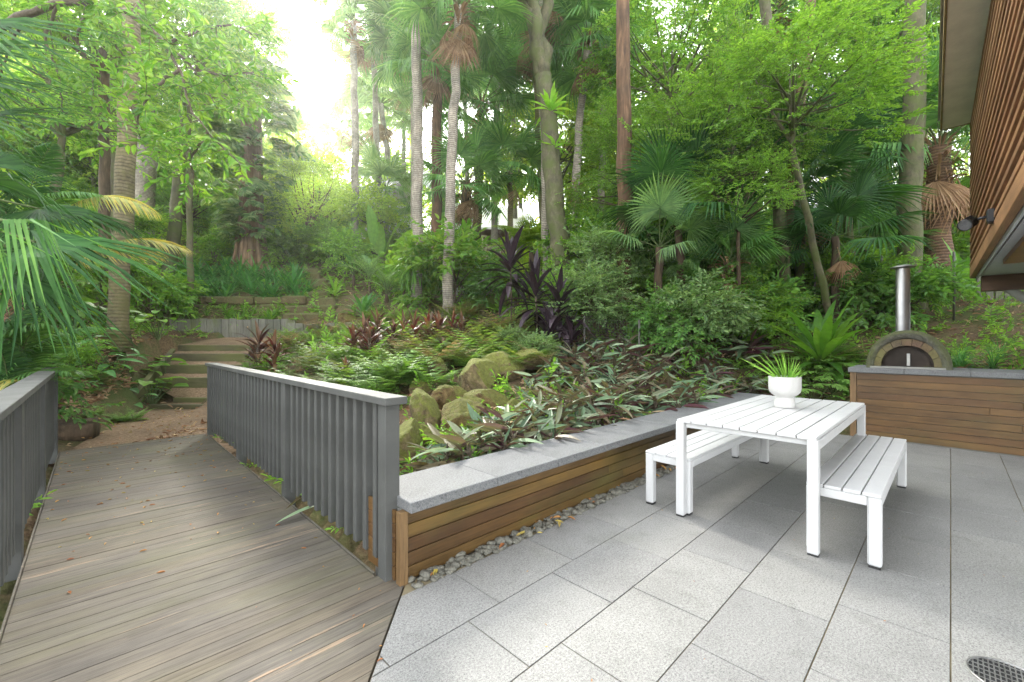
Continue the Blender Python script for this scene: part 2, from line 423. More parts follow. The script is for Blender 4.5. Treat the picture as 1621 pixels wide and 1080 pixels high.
def ground_mat(name, stops, green=None):
    m, nt, out = newmat(name); N = NT(nt)
    tc = N.n('TexCoord'); vec = tc.outputs['Object']
    f = N.noise(vec, 24, 9, .72)
    col = N.ramp(f, stops)
    b = N.noise(vec, 1.1, 5, .6)
    col = N.mix(1.0, col, N.ramp(b, [(.3, (.65, .65, .65)), (.7, (1.25, 1.22, 1.18))]), 'MULTIPLY')
    if green:
        gf = N.ramp(N.noise(vec, .8, 6, .7), [(.45, (0, 0, 0)), (.62, (.8, .8, .8))])
        col = N.mix(gf, col, green)
    p = N.n('BsdfPrincipled', i_Roughness=.95); N.l(col, p.inputs['Base Color'])
    p.inputs['Specular IOR Level'].default_value = .15
    N.l(N.bump(f, .8, .03), p.inputs['Normal']); N.l(p.outputs[0], out.inputs[0])
    return m
M['soil'] = ground_mat('forest soil', [(.3, (.045, .028, .017)), (.5, (.12, .08, .048)), (.7, (.22, .16, .10))], (.06, .095, .025))
M['path'] = ground_mat('crushed path', [(.3, (.11, .07, .042)), (.5, (.21, .145, .095)), (.7, (.32, .235, .165))])

# ---------------------------------------------------------------- terrain
CP = [(230, 700, 6, 0), (200, 660, 7.5, 0), (270, 645, 8.6, 0), (330, 640, 8.7, 0), (200, 600, 8.5, 0), (185, 535, 8.8, 0), (100, 600, 7, 0), (130, 690, 5.9, 0),
      (60, 560, 7.5, 0), (0, 500, 9, 0), (420, 590, 8.5, 0), (500, 600, 7.5, 0), (560, 620, 6.5, 0), (600, 562, 9, 0), (450, 548, 10.5, 0), (500, 545, 11.8, 0),
      (330, 534, 12.9, 0), (280, 534, 12.9, 0), (330, 500, 13.4, 0), (300, 472, 14.9, 0), (400, 472, 14.9, 0), (390, 430, 17, 0), (400, 420, 19, 0), (320, 360, 27, 0), (480, 400, 22, 0), (500, 470, 15.0, 0),
      (500, 420, 19, 0), (560, 440, 17, 0), (600, 480, 14, 0), (640, 500, 12.5, 0), (708, 503, 12, 0), (745, 462, 17, 0), (740, 445, 22, 0), (830, 450, 18, 0),
      (880, 570, 8.5, 0), (820, 545, 10, 0), (895, 465, 12.5, 0), (988, 535, 10.5, 0), (1030, 535, 10, 0), (1000, 578, 8, 0), (1000, 625, 7, 0), (1100, 605, 7.5, 0), (1200, 605, 8, 0),
      (1150, 520, 10, 0), (1210, 640, 7.6, 0), (1225, 475, 13, 0), (1305, 550, 9, 0), (1290, 645, 7.2, 0), (1520, 565, 8.2, 0), (1520, 500, 9.6, 0), (1437, 475, 11, 0), (1485, 460, 12, 0), (1600, 480, 12, 0),
      (690, 690, 4.6, 0), (640, 735, 3.8, 0), (760, 640, 5.6, 0), (740, 592, 6.8, 0), (650, 600, 7.2, 0), (700, 560, 8.6, 0), (880, 640, 5.7, 0),
      (900, 420, 30, 0), (1200, 430, 25, 0), (1450, 400, 25, 0), (660, 410, 30, 0), (200, 390, 20, 0), (0, 430, 15, 0), (250, 440, 16, 0), (100, 480, 11, 0), (480, 330, 36, 0), (900, 400, 40, 0)]
pts = [P(a, b, c) for a, b, c, _ in CP]
pts += [np.array(p, float) for p in [(-20, 3, 2.6), (-9, 3, .6), (-6, 3.4, .0), (-4, 1.5, -.3), (-15, -6, .3), (0, -12, -.4), (14, 3, .8), (20, 10, 4), (8, -6, -.2), (9.2, 4.8, 1.0),
        (6.6, 6.1, 1.0), (9.5, 6.5, 1.7), (-30, 30, 12), (30, 30, 8), (0, 60, 13), (-60, 60, 18), (60, 60, 13), (0, 130, 20), (-120, 0, 14), (120, 0, 8), (0, -120, -2), (-120, 120, 22), (120, 120, 18), (-120, -120, 2), (120, -120, 0)]]
# soil right behind the seat wall
for u_ in (2.2, 3.2, 4.5, 6, 7.4): pts.append(W(u_, 2.75, .30))
for v_ in (3, 4.2, 5.5, 6.6): pts.append(W(1.5, v_, .0))
for v_ in (3, 4.2, 5.5, 6.6): pts.append(W(-.8, v_, -.05))
pts = np.array(pts)
CPX, CPZ = pts[:, :2], pts[:, 2]
_d = np.linalg.norm(CPX[:, None] - CPX[None], axis=-1)
_n = len(CPX)
_A = np.zeros((_n + 1, _n + 1)); _A[:_n, :_n] = -_d - np.eye(_n) * -.0 + np.eye(_n) * .12; _A[:_n, _n] = 1; _A[_n, :_n] = 1
_w = np.linalg.solve(_A, np.append(CPZ, 0))
def gzv(x, y):
    x = np.asarray(x, float); y = np.asarray(y, float)
    d = np.sqrt((x[..., None] - CPX[:, 0]) ** 2 + (y[..., None] - CPX[:, 1]) ** 2)
    z = -(d @ _w[:_n]) + _w[_n]
    u = x * UX[0] + y * UX[1]; v = x * VX[0] + y * VX[1]
    patio = (v < 2.28) & (u < 8.2) & (u > -8) & (v > -6) & ~((u > 7.75) & (v > .9))
    bridge = (u > -.45) & (u < 1.3) & (v < 7.45) & (v > 0)
    z = np.where(patio, np.minimum(z, -.16), z)
    z = np.where(bridge, np.minimum(z, -.22), z)
    pm = (y > 4.9) & (y < 8.7) & (x > np.interp(y, [5, 5.6, 6.2, 7, 7.8, 8.7], [-5.5, -5.65, -6.0, -6.6, -7.05, -7.7])) & (x < np.interp(y, [5, 6.2, 8.7], [-3.4, -3.9, -5.2])) & (v > 7.3)
    z = np.where(pm, np.minimum(z, -.03), z)
    st = (x > -9.0) & (x < -6.3) & (y > 8.55) & (y < 13.0)      # under the garden steps
    zs = np.interp(y, [8.6, 9.3, 11.3, 12.9], [-.1, .05, .95, 1.36])
    z = np.where(st & (x > -8.9 + .35 * (11.3 - y) * (y < 11.3)), np.minimum(z, zs), z)
    return z
def gz(x, y): return float(gzv(np.array([x]), np.array([y]))[0])
def B(px, Y, dz=0.0):
    x = (px - CX) / FPX * Y
    return np.array([x, Y, gz(x, Y) + dz])

def make_ground():
    n = 330; s = np.linspace(-1, 1, n); k = 3.4
    gx = 130 * np.sinh(k * s) / math.sinh(k); gy = gx + 8
    X, Y = np.meshgrid(gx, gy, indexing='ij')
    Z = gzv(X.ravel(), Y.ravel()).reshape(X.shape)
    u = X * UX[0] + Y * UX[1]; v = X * VX[0] + Y * VX[1]
    nz = np.array([mnoise.fractal(Vector((a * .9, b * .9, 0)), 1, 2, 4) for a, b in zip(X.ravel(), Y.ravel())]).reshape(X.shape)
    amp = np.where((v > 2.6) | (u > 8.6) | (u < -1), .05, 0.0)
    Z = Z + nz * amp
    V = np.stack([X, Y, Z], -1).reshape(-1, 3)
    i = np.arange(n - 1)[:, None] * n; j = np.arange(n - 1)[None]
    f = np.stack([i + j, i + n + j, i + n + j + 1, i + j + 1], -1).reshape(-1, 4)
    o = ob('ground', MB().add(V, f).mesh('ground', M['soil'], True)); tag(o, kind='structure')
make_ground()

# ---------------------------------------------------------------- leaf templates
def lance(t): return np.sin(PI * np.clip(t, 0, 1) ** .75) ** .8
def ell(t): return np.sin(PI * np.clip(t, .0, 1)) ** .65
def strap(t): return np.clip(.35 + t * 3, 0, 1) * np.clip((1 - t) * 3.2, 0, 1) ** .7
def spear(t): return np.clip(.5 + t * 4, 0, 1) * (1 - t ** 2.2)
def heart(t): return np.where(t < .25, .75 + t, 1) * np.sqrt(np.clip(1 - t ** 1.8, 0, 1))

def blade(L, Wd, n, prof, a0=0.0, bend=0.0, fold=.25, power=1.3, wave=0.0, x0=0.0, tip=None):
    t = np.linspace(0, 1, n + 1)
    ang = a0 - bend * t ** power
    dx = np.cos(ang) * L / n; dz = np.sin(ang) * L / n
    x = x0 * math.cos(a0) + np.concatenate([[0], np.cumsum(dx[:-1])]); z = x0 * math.sin(a0) + np.concatenate([[0], np.cumsum(dz[:-1])])
    w = Wd / 2 * np.maximum(prof(t), .02)
    nx, nz = -np.sin(ang), np.cos(ang)
    mid = np.stack([x, 0 * x, z], 1)
    wl = 1 + wave * RNG.normal(0, 1, n + 1)
    off = fold * w + wave * .5 * Wd * RNG.normal(0, 1, n + 1)
    l = np.stack([x + nx * off, w * wl, z + nz * off], 1)
    off2 = fold * w + wave * .5 * Wd * RNG.normal(0, 1, n + 1)
    r = np.stack([x + nx * off2, -w * wl, z + nz * off2], 1)
    v = np.stack([l, mid, r], 1).reshape(-1, 3)
    i = np.arange(n) * 3
    f = np.concatenate([np.stack([i, i + 1, i + 4, i + 3], 1), np.stack([i + 1, i + 2, i + 5, i + 4], 1)])
    f = f[:, ::-1] if False else f
    # make normals point up
    p = v[f[0]]
    if np.cross(p[1] - p[0], p[2] - p[0]) @ np.array([nx[0], 0, nz[0]]) < 0: f = f[:, ::-1]
    return v, f

def rotZ(a):
    a = np.asarray(a, float); c, s = np.cos(a), np.sin(a); o = np.zeros_like(c); i = np.ones_like(c)
    return np.stack([np.stack([c, -s, o], -1), np.stack([s, c, o], -1), np.stack([o, o, i], -1)], -2)
def rotY(a):
    a = np.asarray(a, float); c, s = np.cos(a), np.sin(a); o = np.zeros_like(c); i = np.ones_like(c)
    return np.stack([np.stack([c, o, s], -1), np.stack([o, i, o], -1), np.stack([-s, o, c], -1)], -2)
def rotX(a):
    a = np.asarray(a, float); c, s = np.cos(a), np.sin(a); o = np.zeros_like(c); i = np.ones_like(c)
    return np.stack([np.stack([i, o, o], -1), np.stack([o, c, -s], -1), np.stack([o, s, c], -1)], -2)
def frame(d, up=(0, 0, 1), jit=0.0):
    """rotations whose X axis is d (K,3) and Z roughly up"""
    d = d / (np.linalg.norm(d, axis=1)[:, None] + 1e-9)
    upv = np.broadcast_to(np.asarray(up, float), d.shape) + RNG.normal(0, jit, d.shape) if jit else np.broadcast_to(np.asarray(up, float), d.shape)
    y = np.cross(upv, d); y /= np.linalg.norm(y, axis=1)[:, None] + 1e-9
    z = np.cross(d, y)
    return np.stack([d, y, z], -1)

def fan_mesh(name, R=.8, nseg=34, pet=.8, spread=125, droop=.5, cup=.35, mat=None, stem=None, split=.5, hang=0.0, rp=.012):
    mb = MB()
    mb.tube([(0, 0, 0), (pet * .5, 0, .02 * pet), (pet, 0, 0)], [rp * 1.5, rp, rp * .8], 5, mi=1)
    th = np.radians(np.linspace(-spread, spread, nseg)); dth = th[1] - th[0]
    for i, a in enumerate(th):
        Rs = R * (.72 + .28 * math.cos(a * .6)) * U(.93, 1.05)
        rs = np.array([.04, .22, split, split + (1 - split) * .5, 1.0])
        hw = np.array([rs[0] * Rs * math.tan(dth / 2), rs[1] * Rs * math.tan(dth / 2), rs[2] * Rs * math.tan(dth / 2) * .92, rs[2] * Rs * math.tan(dth / 2) * .55, .0015])
        d = np.array([math.cos(a), math.sin(a)]); nrm = np.array([-d[1], d[0]])
        dr = droop * U(.6, 1.4)
        kink = hang * (1 if random.random() < .75 else .3)
        v = []
        for r, w in zip(rs, hw):
            q = max(0, r - split)
            z = -dr * R * q ** 1.6 * 1.3
            rr = r * Rs
            if kink and r > split:
                rr = split * Rs + (r - split) * Rs * (1 - .8 * kink); z = -(r - split) * Rs * kink * .95
            c = d * rr
            zc = z - cup * (c[1] ** 2) / R * .6 + .05 * c[0]
            fz = w * .7
            v += [(pet + c[0] + nrm[0] * w, c[1] + nrm[1] * w, zc + fz), (pet + c[0], c[1], zc), (pet + c[0] - nrm[0] * w, c[1] - nrm[1] * w, zc + fz)]
        k = np.arange(4) * 3
        f = np.concatenate([np.stack([k, k + 3, k + 4, k + 1], 1), np.stack([k + 1, k + 4, k + 5, k + 2], 1)])[:, ::-1]
        mb.add(v, f)
    return mb.mesh(name, [mat or M['palm_mid'], stem or M['stem']])

def pinnate_mb(L=1.6, n=34, ll=.42, lw=.035, a0=.6, bend=1.3, angle=55, ldroop=.8, nseg=3, start=.18, pr=.012, prof=spear, vee=.35, tw=0.0):
    mb = MB(); K = 24
    t = np.linspace(0, 1, K); ang = a0 - bend * t ** 1.3
    x = np.concatenate([[0], np.cumsum(np.cos(ang[:-1]) * L / (K - 1))]); z = np.concatenate([[0], np.cumsum(np.sin(ang[:-1]) * L / (K - 1))])
    mb.tube(np.stack([x, 0 * x, z], 1)[::3], np.interp(t[::3], [0, 1], [pr, pr * .25]), 5, mi=1)
    ts = np.linspace(start, .995, n)
    for s in (-1, 1):
        tj = np.clip(ts + RNG.normal(0, .004, n), start, 1)
        px = np.interp(tj, t, x); pz = np.interp(tj, t, z); pa = np.interp(tj, t, ang)
        tan = np.stack([np.cos(pa), 0 * pa, np.sin(pa)], 1); nor = np.stack([-np.sin(pa), 0 * pa, np.cos(pa)], 1)
        q = (tj - start) / (1 - start)
        an = np.radians(angle) * (1.1 - .65 * q) + RNG.normal(0, .06, n)
        d = tan * np.cos(an)[:, None] + np.array([0, s, 0]) * np.sin(an)[:, None] + nor * (vee * np.sin(an))[:, None]
        S = (np.sin(PI * np.clip(q * .82 + .14, 0, 1)) ** .7) * RNG.uniform(.9, 1.08, n)
        R = frame(d) if not tw else np.einsum('kij,kjl->kil', frame(d), rotX(np.full(n, s * tw)))
        v, f = blade(ll, lw, nseg, prof, 0, ldroop, .3)
        mb.place([(v, [(f, 0)])], R, np.stack([px, 0 * px, pz], 1), S)
    return mb

def fern_mb(L=.6, n=11, a0=.9, bend=1.2):
    pin = MB()
    dv = np.array([(0, 0, 0), (.5, .24, .02), (1, 0, -.04), (.5, -.24, .02)]); df = np.array([[0, 3, 2, 1]])
    m = 6; q = np.linspace(.1, .96, m)
    for s in (-1, 1):
        an = np.full(m, 1.05)
        d = np.stack([np.cos(an), s * np.sin(an), 0 * an], 1)
        pin.place([(dv, [(df, 0)])], frame(d), np.stack([q, 0 * q, -.12 * q ** 2], 1), .40 * (1 - q * .8))
    pin.place([(dv, [(df, 0)])], np.eye(3)[None] * np.array([1, .12, 1]), np.zeros((1, 3)), [1.0])
    mb = MB(); K = 16; t = np.linspace(0, 1, K); ang = a0 - bend * t
    x = np.concatenate([[0], np.cumsum(np.cos(ang[:-1]) * L / (K - 1))]); z = np.concatenate([[0], np.cumsum(np.sin(ang[:-1]) * L / (K - 1))])
    mb.tube(np.stack([x, 0 * x, z], 1)[::3], np.interp(t[::3], [0, 1], [.004, .001]), 4, mi=1)
    tj = np.linspace(.25, .99, n)
    for s in (-1, 1):
        px = np.interp(tj, t, x); pz = np.interp(tj, t, z); pa = np.interp(tj, t, ang); q = (tj - .25) / .75
        an = 1.15 - .35 * q + RNG.normal(0, .05, n)
        d = np.stack([np.cos(pa) * np.cos(an), s * np.sin(an), np.sin(pa) * np.cos(an) - .1], 1)
        mb.place(pin, frame(d), np.stack([px, 0 * px, pz], 1), L * .42 * (1 - q * .88) * RNG.uniform(.9, 1.1, n), 0)
    return mb

def golden(n, j=.25): return np.arange(n) * 2.39996 + RNG.normal(0, j, n)

def rosette(n, L, Wd, a_lo, a_hi, bend, prof=lance, nseg=6, fold=.3, z0=0.0, z1=0.0, wave=0.0, pet=0.0, mb=None, c=(0, 0, 0), power=1.3, rollj=0.0):
    mb = mb or MB(); ys = golden(n)
    for i in range(n):
        q = i / max(1, n - 1)
        a0 = math.radians(a_lo + (a_hi - a_lo) * q + U(-8, 8))
        l = L * U(.75, 1.1)
        v, f = blade(l, Wd * U(.85, 1.12), nseg, prof, a0, bend * U(.6, 1.3) * (1.15 - .5 * q), fold, power, wave, x0=pet)
        mb.place([(v, [(f, 0)])], rotZ([ys[i]]) @ rotX(np.array([RNG.normal(0, rollj) if rollj else 0.0])), np.array([[c[0], c[1], c[2] + z0 + (z1 - z0) * q]]))
        if pet:
            mb.tube([(c[0], c[1], c[2] + z0), (c[0] + pet * math.cos(a0) * math.cos(ys[i]), c[1] + pet * math.cos(a0) * math.sin(ys[i]), c[2] + z0 + (z1 - z0) * q + pet * math.sin(a0))], [.012, .007], 5, mi=1, cap=False)
    return mb

LEAFV = np.array([(0, 0, 0), (.33, .5, .1), (.72, .36, .06), (1, 0, -.12), (.72, -.36, .06), (.33, -.5, .1)])
LEAFF = np.array([[0, 5, 4, 3], [0, 3, 2, 1]])
def leaf_t(L, Wd):
    return [(LEAFV * np.array([L, Wd, L * .8]), [(LEAFF, 0)])]

def spray_mb(nl=16, L=.5, leafL=.10, leafW=.04, spread=60, seed=0):
    mb = MB()
    tt = np.linspace(0, 1, 5)
    bend = U(-.1, .25)
    pts_ = np.stack([tt * L, .05 * L * np.sin(tt * 3), -bend * L * tt ** 2], 1)
    mb.tube(pts_, np.linspace(.005, .0015, 5), 3, mi=1, cap=False)
    t = np.linspace(.12, 1, nl); sd = np.where(np.arange(nl) % 2, 1, -1)
    pos = np.stack([np.interp(t, tt, pts_[:, k]) for k in range(3)], 1)
    an = np.radians(spread) * (1 - .6 * t ** 3) + RNG.normal(0, .25, nl)
    d = np.stack([np.cos(an), sd * np.sin(an), RNG.normal(-.1, .35, nl)], 1)
    mb.place(leaf_t(leafL, leafW), frame(d, jit=.35), pos, RNG.uniform(.65, 1.15, nl), 0)
    return mb

SPR = {}
SPR['small'] = [spray_mb(20, .42, .075, .034) for _ in range(4)]
SPR['mid'] = [spray_mb(16, .5, .115, .046) for _ in range(4)]
SPR['long'] = [spray_mb(14, .55, .15, .045) for _ in range(4)]
SPR['big'] = [spray_mb(11, .6, .20, .085) for _ in range(3)]
SPR['far'] = [spray_mb(11, .95, .27, .13) for _ in range(3)]

def rand_dirs(n):
    d = RNG.normal(0, 1, (n, 3)); return d / np.linalg.norm(d, axis=1)[:, None]

def crown_meshes(name, rad, nclump, nspr, kind, clump_r=.35, low=-.75):
    """foliage and limbs of a crown centred on the origin"""
    rad = np.array(rad, float)
    c = rand_dirs(nclump * 2); c = c[c[:, 2] > low][:nclump]
    r = RNG.uniform(.35, 1, len(c)) ** .5
    ctr = c * r[:, None] * rad * RNG.uniform(.85, 1.12, (len(c), 1))
    cr = clump_r * rad.mean() * RNG.uniform(.6, 1.3, len(c))
    mb = MB()
    allp, alld = [], []
    for k in range(len(c)):
        m = max(3, int(nspr * U(.6, 1.4)))
        off = RNG.normal(0, .55, (m, 3)) * cr[k] * np.array([1, 1, .6])
        p = ctr[k] + off
        d = ctr[k] / (np.linalg.norm(ctr[k]) + .3) * .8 + off / (cr[k] + .1) * .9 + RNG.normal(0, .35, (m, 3))
        d[:, 2] = d[:, 2] * .55 - .12
        allp.append(p); alld.append(d)
    p = np.concatenate(allp); d = np.concatenate(alld)
    pick = RNG.integers(0, len(SPR[kind]), len(p))
    for s in range(len(SPR[kind])):
        q = pick == s
        if q.any(): mb.place(SPR[kind][s], frame(d[q], jit=.3), p[q], RNG.uniform(.75, 1.2, q.sum()))
    lm = MB()
    root = np.array([0, 0, -rad[2] * 1.0])
    for k in range(len(c)):
        if k % 2 and nclump > 20: continue
        h = U(.15, .75)
        st = root + np.array([0, 0, rad[2] * 1.3 * h])
        st = st + (ctr[k] - st) * .0
        mid = (st + ctr[k]) / 2 + np.array([0, 0, -.08 * rad[2]]) + RNG.normal(0, .06, 3) * rad
        tt = np.linspace(0, 1, 7)[:, None]
        cv = (1 - tt) ** 2 * st + 2 * tt * (1 - tt) * mid + tt ** 2 * ctr[k]
        r0 = .022 * rad.mean() * (1.2 - h)
        lm.tube(cv, np.linspace(r0 + .008, .006, 7), 5, cap=False)
    ax = np.linspace(0, 1, 8)[:, None] * np.array([0, 0, 1.55 * rad[2]]) + root + RNG.normal(0, .02, (8, 3)) * rad
    ax[0] = root
    lm.tube(ax, np.linspace(.035 * rad.mean(), .008, 8), 7, cap=False)
    return mb.mesh(name, [M['leaf_mid'], M['twig']]), lm.mesh(name + ' limbs', M['twig'], True), rad

CR = {}
CR['big'] = [crown_meshes('crown leaves', (2.5, 2.5, 2.1), 44, 22, 'mid', .21) for _ in range(3)]
CR['fine'] = [crown_meshes('fine crown leaves', (2.2, 2.2, 2.2), 58, 26, 'small', .2) for _ in range(2)]
CR['long'] = [crown_meshes('drooping crown leaves', (2.2, 2.2, 1.8), 38, 18, 'long', .22) for _ in range(2)]
CR['far'] = [crown_meshes('far crown leaves', (3.2, 3.2, 3.0), 50, 16, 'far', .3) for _ in range(3)]
CR['farthin'] = [crown_meshes('thin crown leaves', (3.0, 3.0, 3.2), 34, 9, 'far', .26) for _ in range(2)]
CR['shrub'] = [crown_meshes('shrub leaves', (.85, .85, .75), 26, 13, 'mid', .36, -.6) for _ in range(3)]
CR['finebush'] = [crown_meshes('fine shrub leaves', (.8, .8, .7), 26, 16, 'small', .36, -.6) for _ in range(2)]
CR['bigbush'] = [crown_meshes('broad shrub leaves', (.9, .9, .8), 22, 10, 'big', .36, -.6) for _ in range(2)]

def trunk_pts(base, top, n=9, wob=.03, bow=0.0):
    t = np.linspace(0, 1, n)[:, None]
    L = np.linalg.norm(np.array(top) - base)
    p = np.asarray(base) * (1 - t) + np.asarray(top) * t
    p[1:-1] += RNG.normal(0, wob, (n - 2, 3)) * np.array([1, 1, 0]) * min(1, L / 4)
    p[:, 0] += bow * np.sin(PI * t[:, 0])
    return p

def flare(n, r0, r1, fl=1.45):
    r = np.linspace(r0, r1, n); r[0] *= fl; 
    return r

def tree(name, label, base, ctr, kind, r0, bark, leaf, group=None, scale=1.0, var=None, squash=1.0, sides=10, cat='tree', rz=None, bow=0.0):
    """a broadleaved tree: base point, crown centre"""
    base = np.asarray(base, float); ctr = np.asarray(ctr, float)
    cm, lm, rad = CR[kind][random.randrange(len(CR[kind])) if var is None else var]
    root = thing(name, label, cat, base, 0, group)
    foot = ctr - base - np.array([0, 0, rad[2] * scale * squash * .98])
    if foot[2] < .15: foot[2] = .15
    p = trunk_pts(np.array([0, 0, -.15]), foot, 10, r0 * .22, bow)
    ob('trunk', MB().tube(p, flare(10, r0, max(r0 * .72, .035 * rad.mean() * scale)), sides, jit=.03).mesh('trunk', bark, True), root)
    rot = (0, 0, U(0, 6.28) if rz is None else rz)
    sc = (scale, scale, scale * squash)
    l = ob('limb', lm, root, ctr - base, rot, sc); swap_mat(l, bark)
    c = ob('crown', cm, root, ctr - base, rot, sc); swap_mat(c, leaf)
    return root

def shrub(name, label, px, Y, h, kind, leaf, group=None, scale=1.0, cat='shrub', bark=None, pos=None):
    b = B(px, Y) if pos is None else np.array([pos[0], pos[1], gz(*pos)])
    cm, lm, rad = CR[kind][random.randrange(len(CR[kind]))]
    root = thing(name, label, cat, b, U(0, 6.28), group)
    z = max(rad[2] * scale * .8, h - rad[2] * scale * .8)
    ob('stem', MB().tube([(0, 0, -.1), (U(-.04, .04), U(-.04, .04), max(.05, z - rad[2] * scale * .9))], [.03 * scale, .022 * scale], 6).mesh('stem', M['twig'], True), root)
    l = ob('limb', lm, root, (0, 0, z), None, scale)
    c = ob('leaves', cm, root, (0, 0, z), None, scale); swap_mat(c, leaf)
    return root

# ---------------------------------------------------------------- palms
FAN = {}
for key, mat in (('dark', 'palm_dark'), ('mid', 'palm_mid'), ('pale', 'palm_pale')):
    FAN[key] = [fan_mesh('fan ' + key, 1.0, 36, .95, 125, .55, .4, M[mat]), fan_mesh('fan ' + key, 1.0, 34, .8, 115, .9, .55, M[mat]),
                fan_mesh('fan ' + key, 1.0, 38, 1.1, 130, .35, .3, M[mat], hang=.0), fan_mesh('fan ' + key, 1.0, 34, .9, 110, .6, .5, M[mat], hang=.75)]
FAN['dead'] = [fan_mesh('dead fan', .95, 26, .8, 75, 1.2, 1.1, M['dead'], M['dead'], hang=.5), fan_mesh('dead fan', .85, 24, .7, 60, 1.0, 1.5, M['dead'], M['dead'])]

def frond_objs(root, top, nf, R, key, dead=0, pmin=-50, pmax=72, pet=1.0, name='frond'):
    ys = golden(nf, .2)
    for i in range(nf):
        q = i / max(1, nf - 1)
        pitch = pmin + (pmax - pmin) * q ** .8 + U(-9, 9)
        me = FAN[key][3 if (q < .35 and random.random() < .7) else random.randrange(3)]
        sc = R * U(.85, 1.1)
        o = ob(name, me, root, top, None, (sc, sc, sc))
        o.rotation_mode = 'XYZ'
        mt = Matrix.Rotation(ys[i], 3, 'Z') @ Matrix.Rotation(-math.radians(pitch), 3, 'Y') @ Matrix.Rotation(U(-.35, .35), 3, 'X')
        o.rotation_euler = mt.to_euler()
    for i in range(dead):
        o = ob('dead_frond', random.choice(FAN['dead']), root, (top[0], top[1], top[2] - .1 * R), None, R * U(.7, 1.0))
        mt = Matrix.Rotation(U(0, 6.28), 3, 'Z') @ Matrix.Rotation(math.radians(U(58, 84)), 3, 'Y') @ Matrix.Rotation(U(-.3, .3), 3, 'X')
        o.rotation_euler = mt.to_euler()

def fan_palm(label, base, top, r, nf, R, key, bark, group=None, dead=4, skirt=0.0, bow=0.0, pmin=-50, pmax=72, name='fan_palm', fl=1.35):
    base = np.asarray(base, float); top = np.asarray(top, float) - base
    root = thing(name, label, 'palm tree', base, 0, group)
    n = 16
    p = trunk_pts(np.array([0, 0, -.2]), top, n, .02, bow)
    ob('trunk', MB().tube(p, flare(n, r, r * .8, fl), 14, jit=.02).mesh('trunk', bark, True), root)
    if skirt:
        mb = MB(); k = int(45 * skirt) + 12
        for i in range(k):
            h = U(0, 1); a = U(0, 6.28); z = top[2] - skirt * h; rr = r * .85
            tx = np.interp(z, p[:, 2], p[:, 0]); ty = np.interp(z, p[:, 2], p[:, 1])
            v, f = blade(U(.2, .45) * (1 + r), U(.03, .09), 4, strap, math.radians(U(10, 75)), U(.8, 2.6), .4)
            mb.place([(v, [(f, 0)])], rotZ([a]), np.array([[tx + rr * math.cos(a), ty + rr * math.sin(a), z]]))
        ob('frond_stubs', mb.mesh('frond stubs', M['dead']), root)
    frond_objs(root, top, nf, R, key, dead, pmin, pmax)
    return root

PIN = {}
for key, mat in (('dark', 'palm_dark'), ('mid', 'palm_mid'), ('pale', 'palm_pale'), ('yellow', 'palm_yellow')):
    PIN[key] = [pinnate_mb(2.0, 44, .52, .036, .75, 1.7, 58, 1.0, vee=.2).mesh('feather ' + key, [M[mat], M['stem']]),
                pinnate_mb(1.9, 40, .5, .038, .5, 1.4, 62, 1.5, vee=-.1).mesh('feather ' + key, [M[mat], M['stem']])]

def feather_palm(label, base, h, r, nf, S, key, bark, group=None, pmin=-10, pmax=62, name='feather_palm', yaws=None, bowtop=(0, 0)):
    base = np.asarray(base, float)
    root = thing(name, label, 'palm tree', base, 0, group)
    top = np.array([bowtop[0], bowtop[1], h])
    p = trunk_pts(np.array([0, 0, -.2]), top, 10, .02)
    ob('trunk', MB().tube(p, flare(10, r, r * .8), 12, jit=.02).mesh('trunk', bark, True), root)
    ys = golden(nf, .2) if yaws is None else yaws
    for i in range(nf):
        q = i / max(1, nf - 1)
        o = ob('frond', random.choice(PIN[key]), root, top, None, S * U(.85, 1.1))
        mt = Matrix.Rotation(ys[i], 3, 'Z') @ Matrix.Rotation(-math.radians(pmin + (pmax - pmin) * q + U(-7, 7)), 3, 'Y') @ Matrix.Rotation(U(-.4, .4), 3, 'X')
        o.rotation_euler = mt.to_euler()
    return root
#@@PART2
# ================================================================ built things
def clip_poly(poly, a, b, c):
    """keep a*x+b*y<=c"""
    out = []
    for i in range(len(poly)):
        p, q = poly[i], poly[(i + 1) % len(poly)]
        dp, dq = a * p[0] + b * p[1] - c, a * q[0] + b * q[1] - c
        if dp <= 0: out.append(p)
        if (dp < 0) != (dq < 0) and dp != dq:
            t = dp / (dp - dq); out.append((p[0] + (q[0] - p[0]) * t, p[1] + (q[1] - p[1]) * t))
    return out
def prism(mb, poly, z0, z1, mi=0, ch=.0):
    n = len(poly)
    if n < 3: return
    area = sum(poly[i][0] * poly[(i + 1) % n][1] - poly[(i + 1) % n][0] * poly[i][1] for i in range(n)) / 2
    if abs(area) < .002: return
    if area < 0: poly = poly[::-1]
    P_ = np.array(poly); c = P_.mean(0)
    if ch:
        d = P_ - c; top = c + d * (1 - ch / (np.linalg.norm(d, axis=1)[:, None] + 1e-6) * 1.4)
        rings = [(P_, z0), (P_, z1 - ch), (top, z1)]
    else: rings = [(P_, z0), (P_, z1)]
    v = np.concatenate([np.column_stack([q, np.full(n, z)]) for q, z in rings])
    k = len(rings); j = np.arange(n); j2 = (j + 1) % n
    f = np.concatenate([np.stack([r * n + j, r * n + j2, (r + 1) * n + j2, (r + 1) * n + j], 1) for r in range(k - 1)])
    mb.V.append(v); mb.F.append((f + mb.n, mi)); mb.F.append((((k - 1) * n + j)[None] + mb.n, mi)); mb.n += len(v)

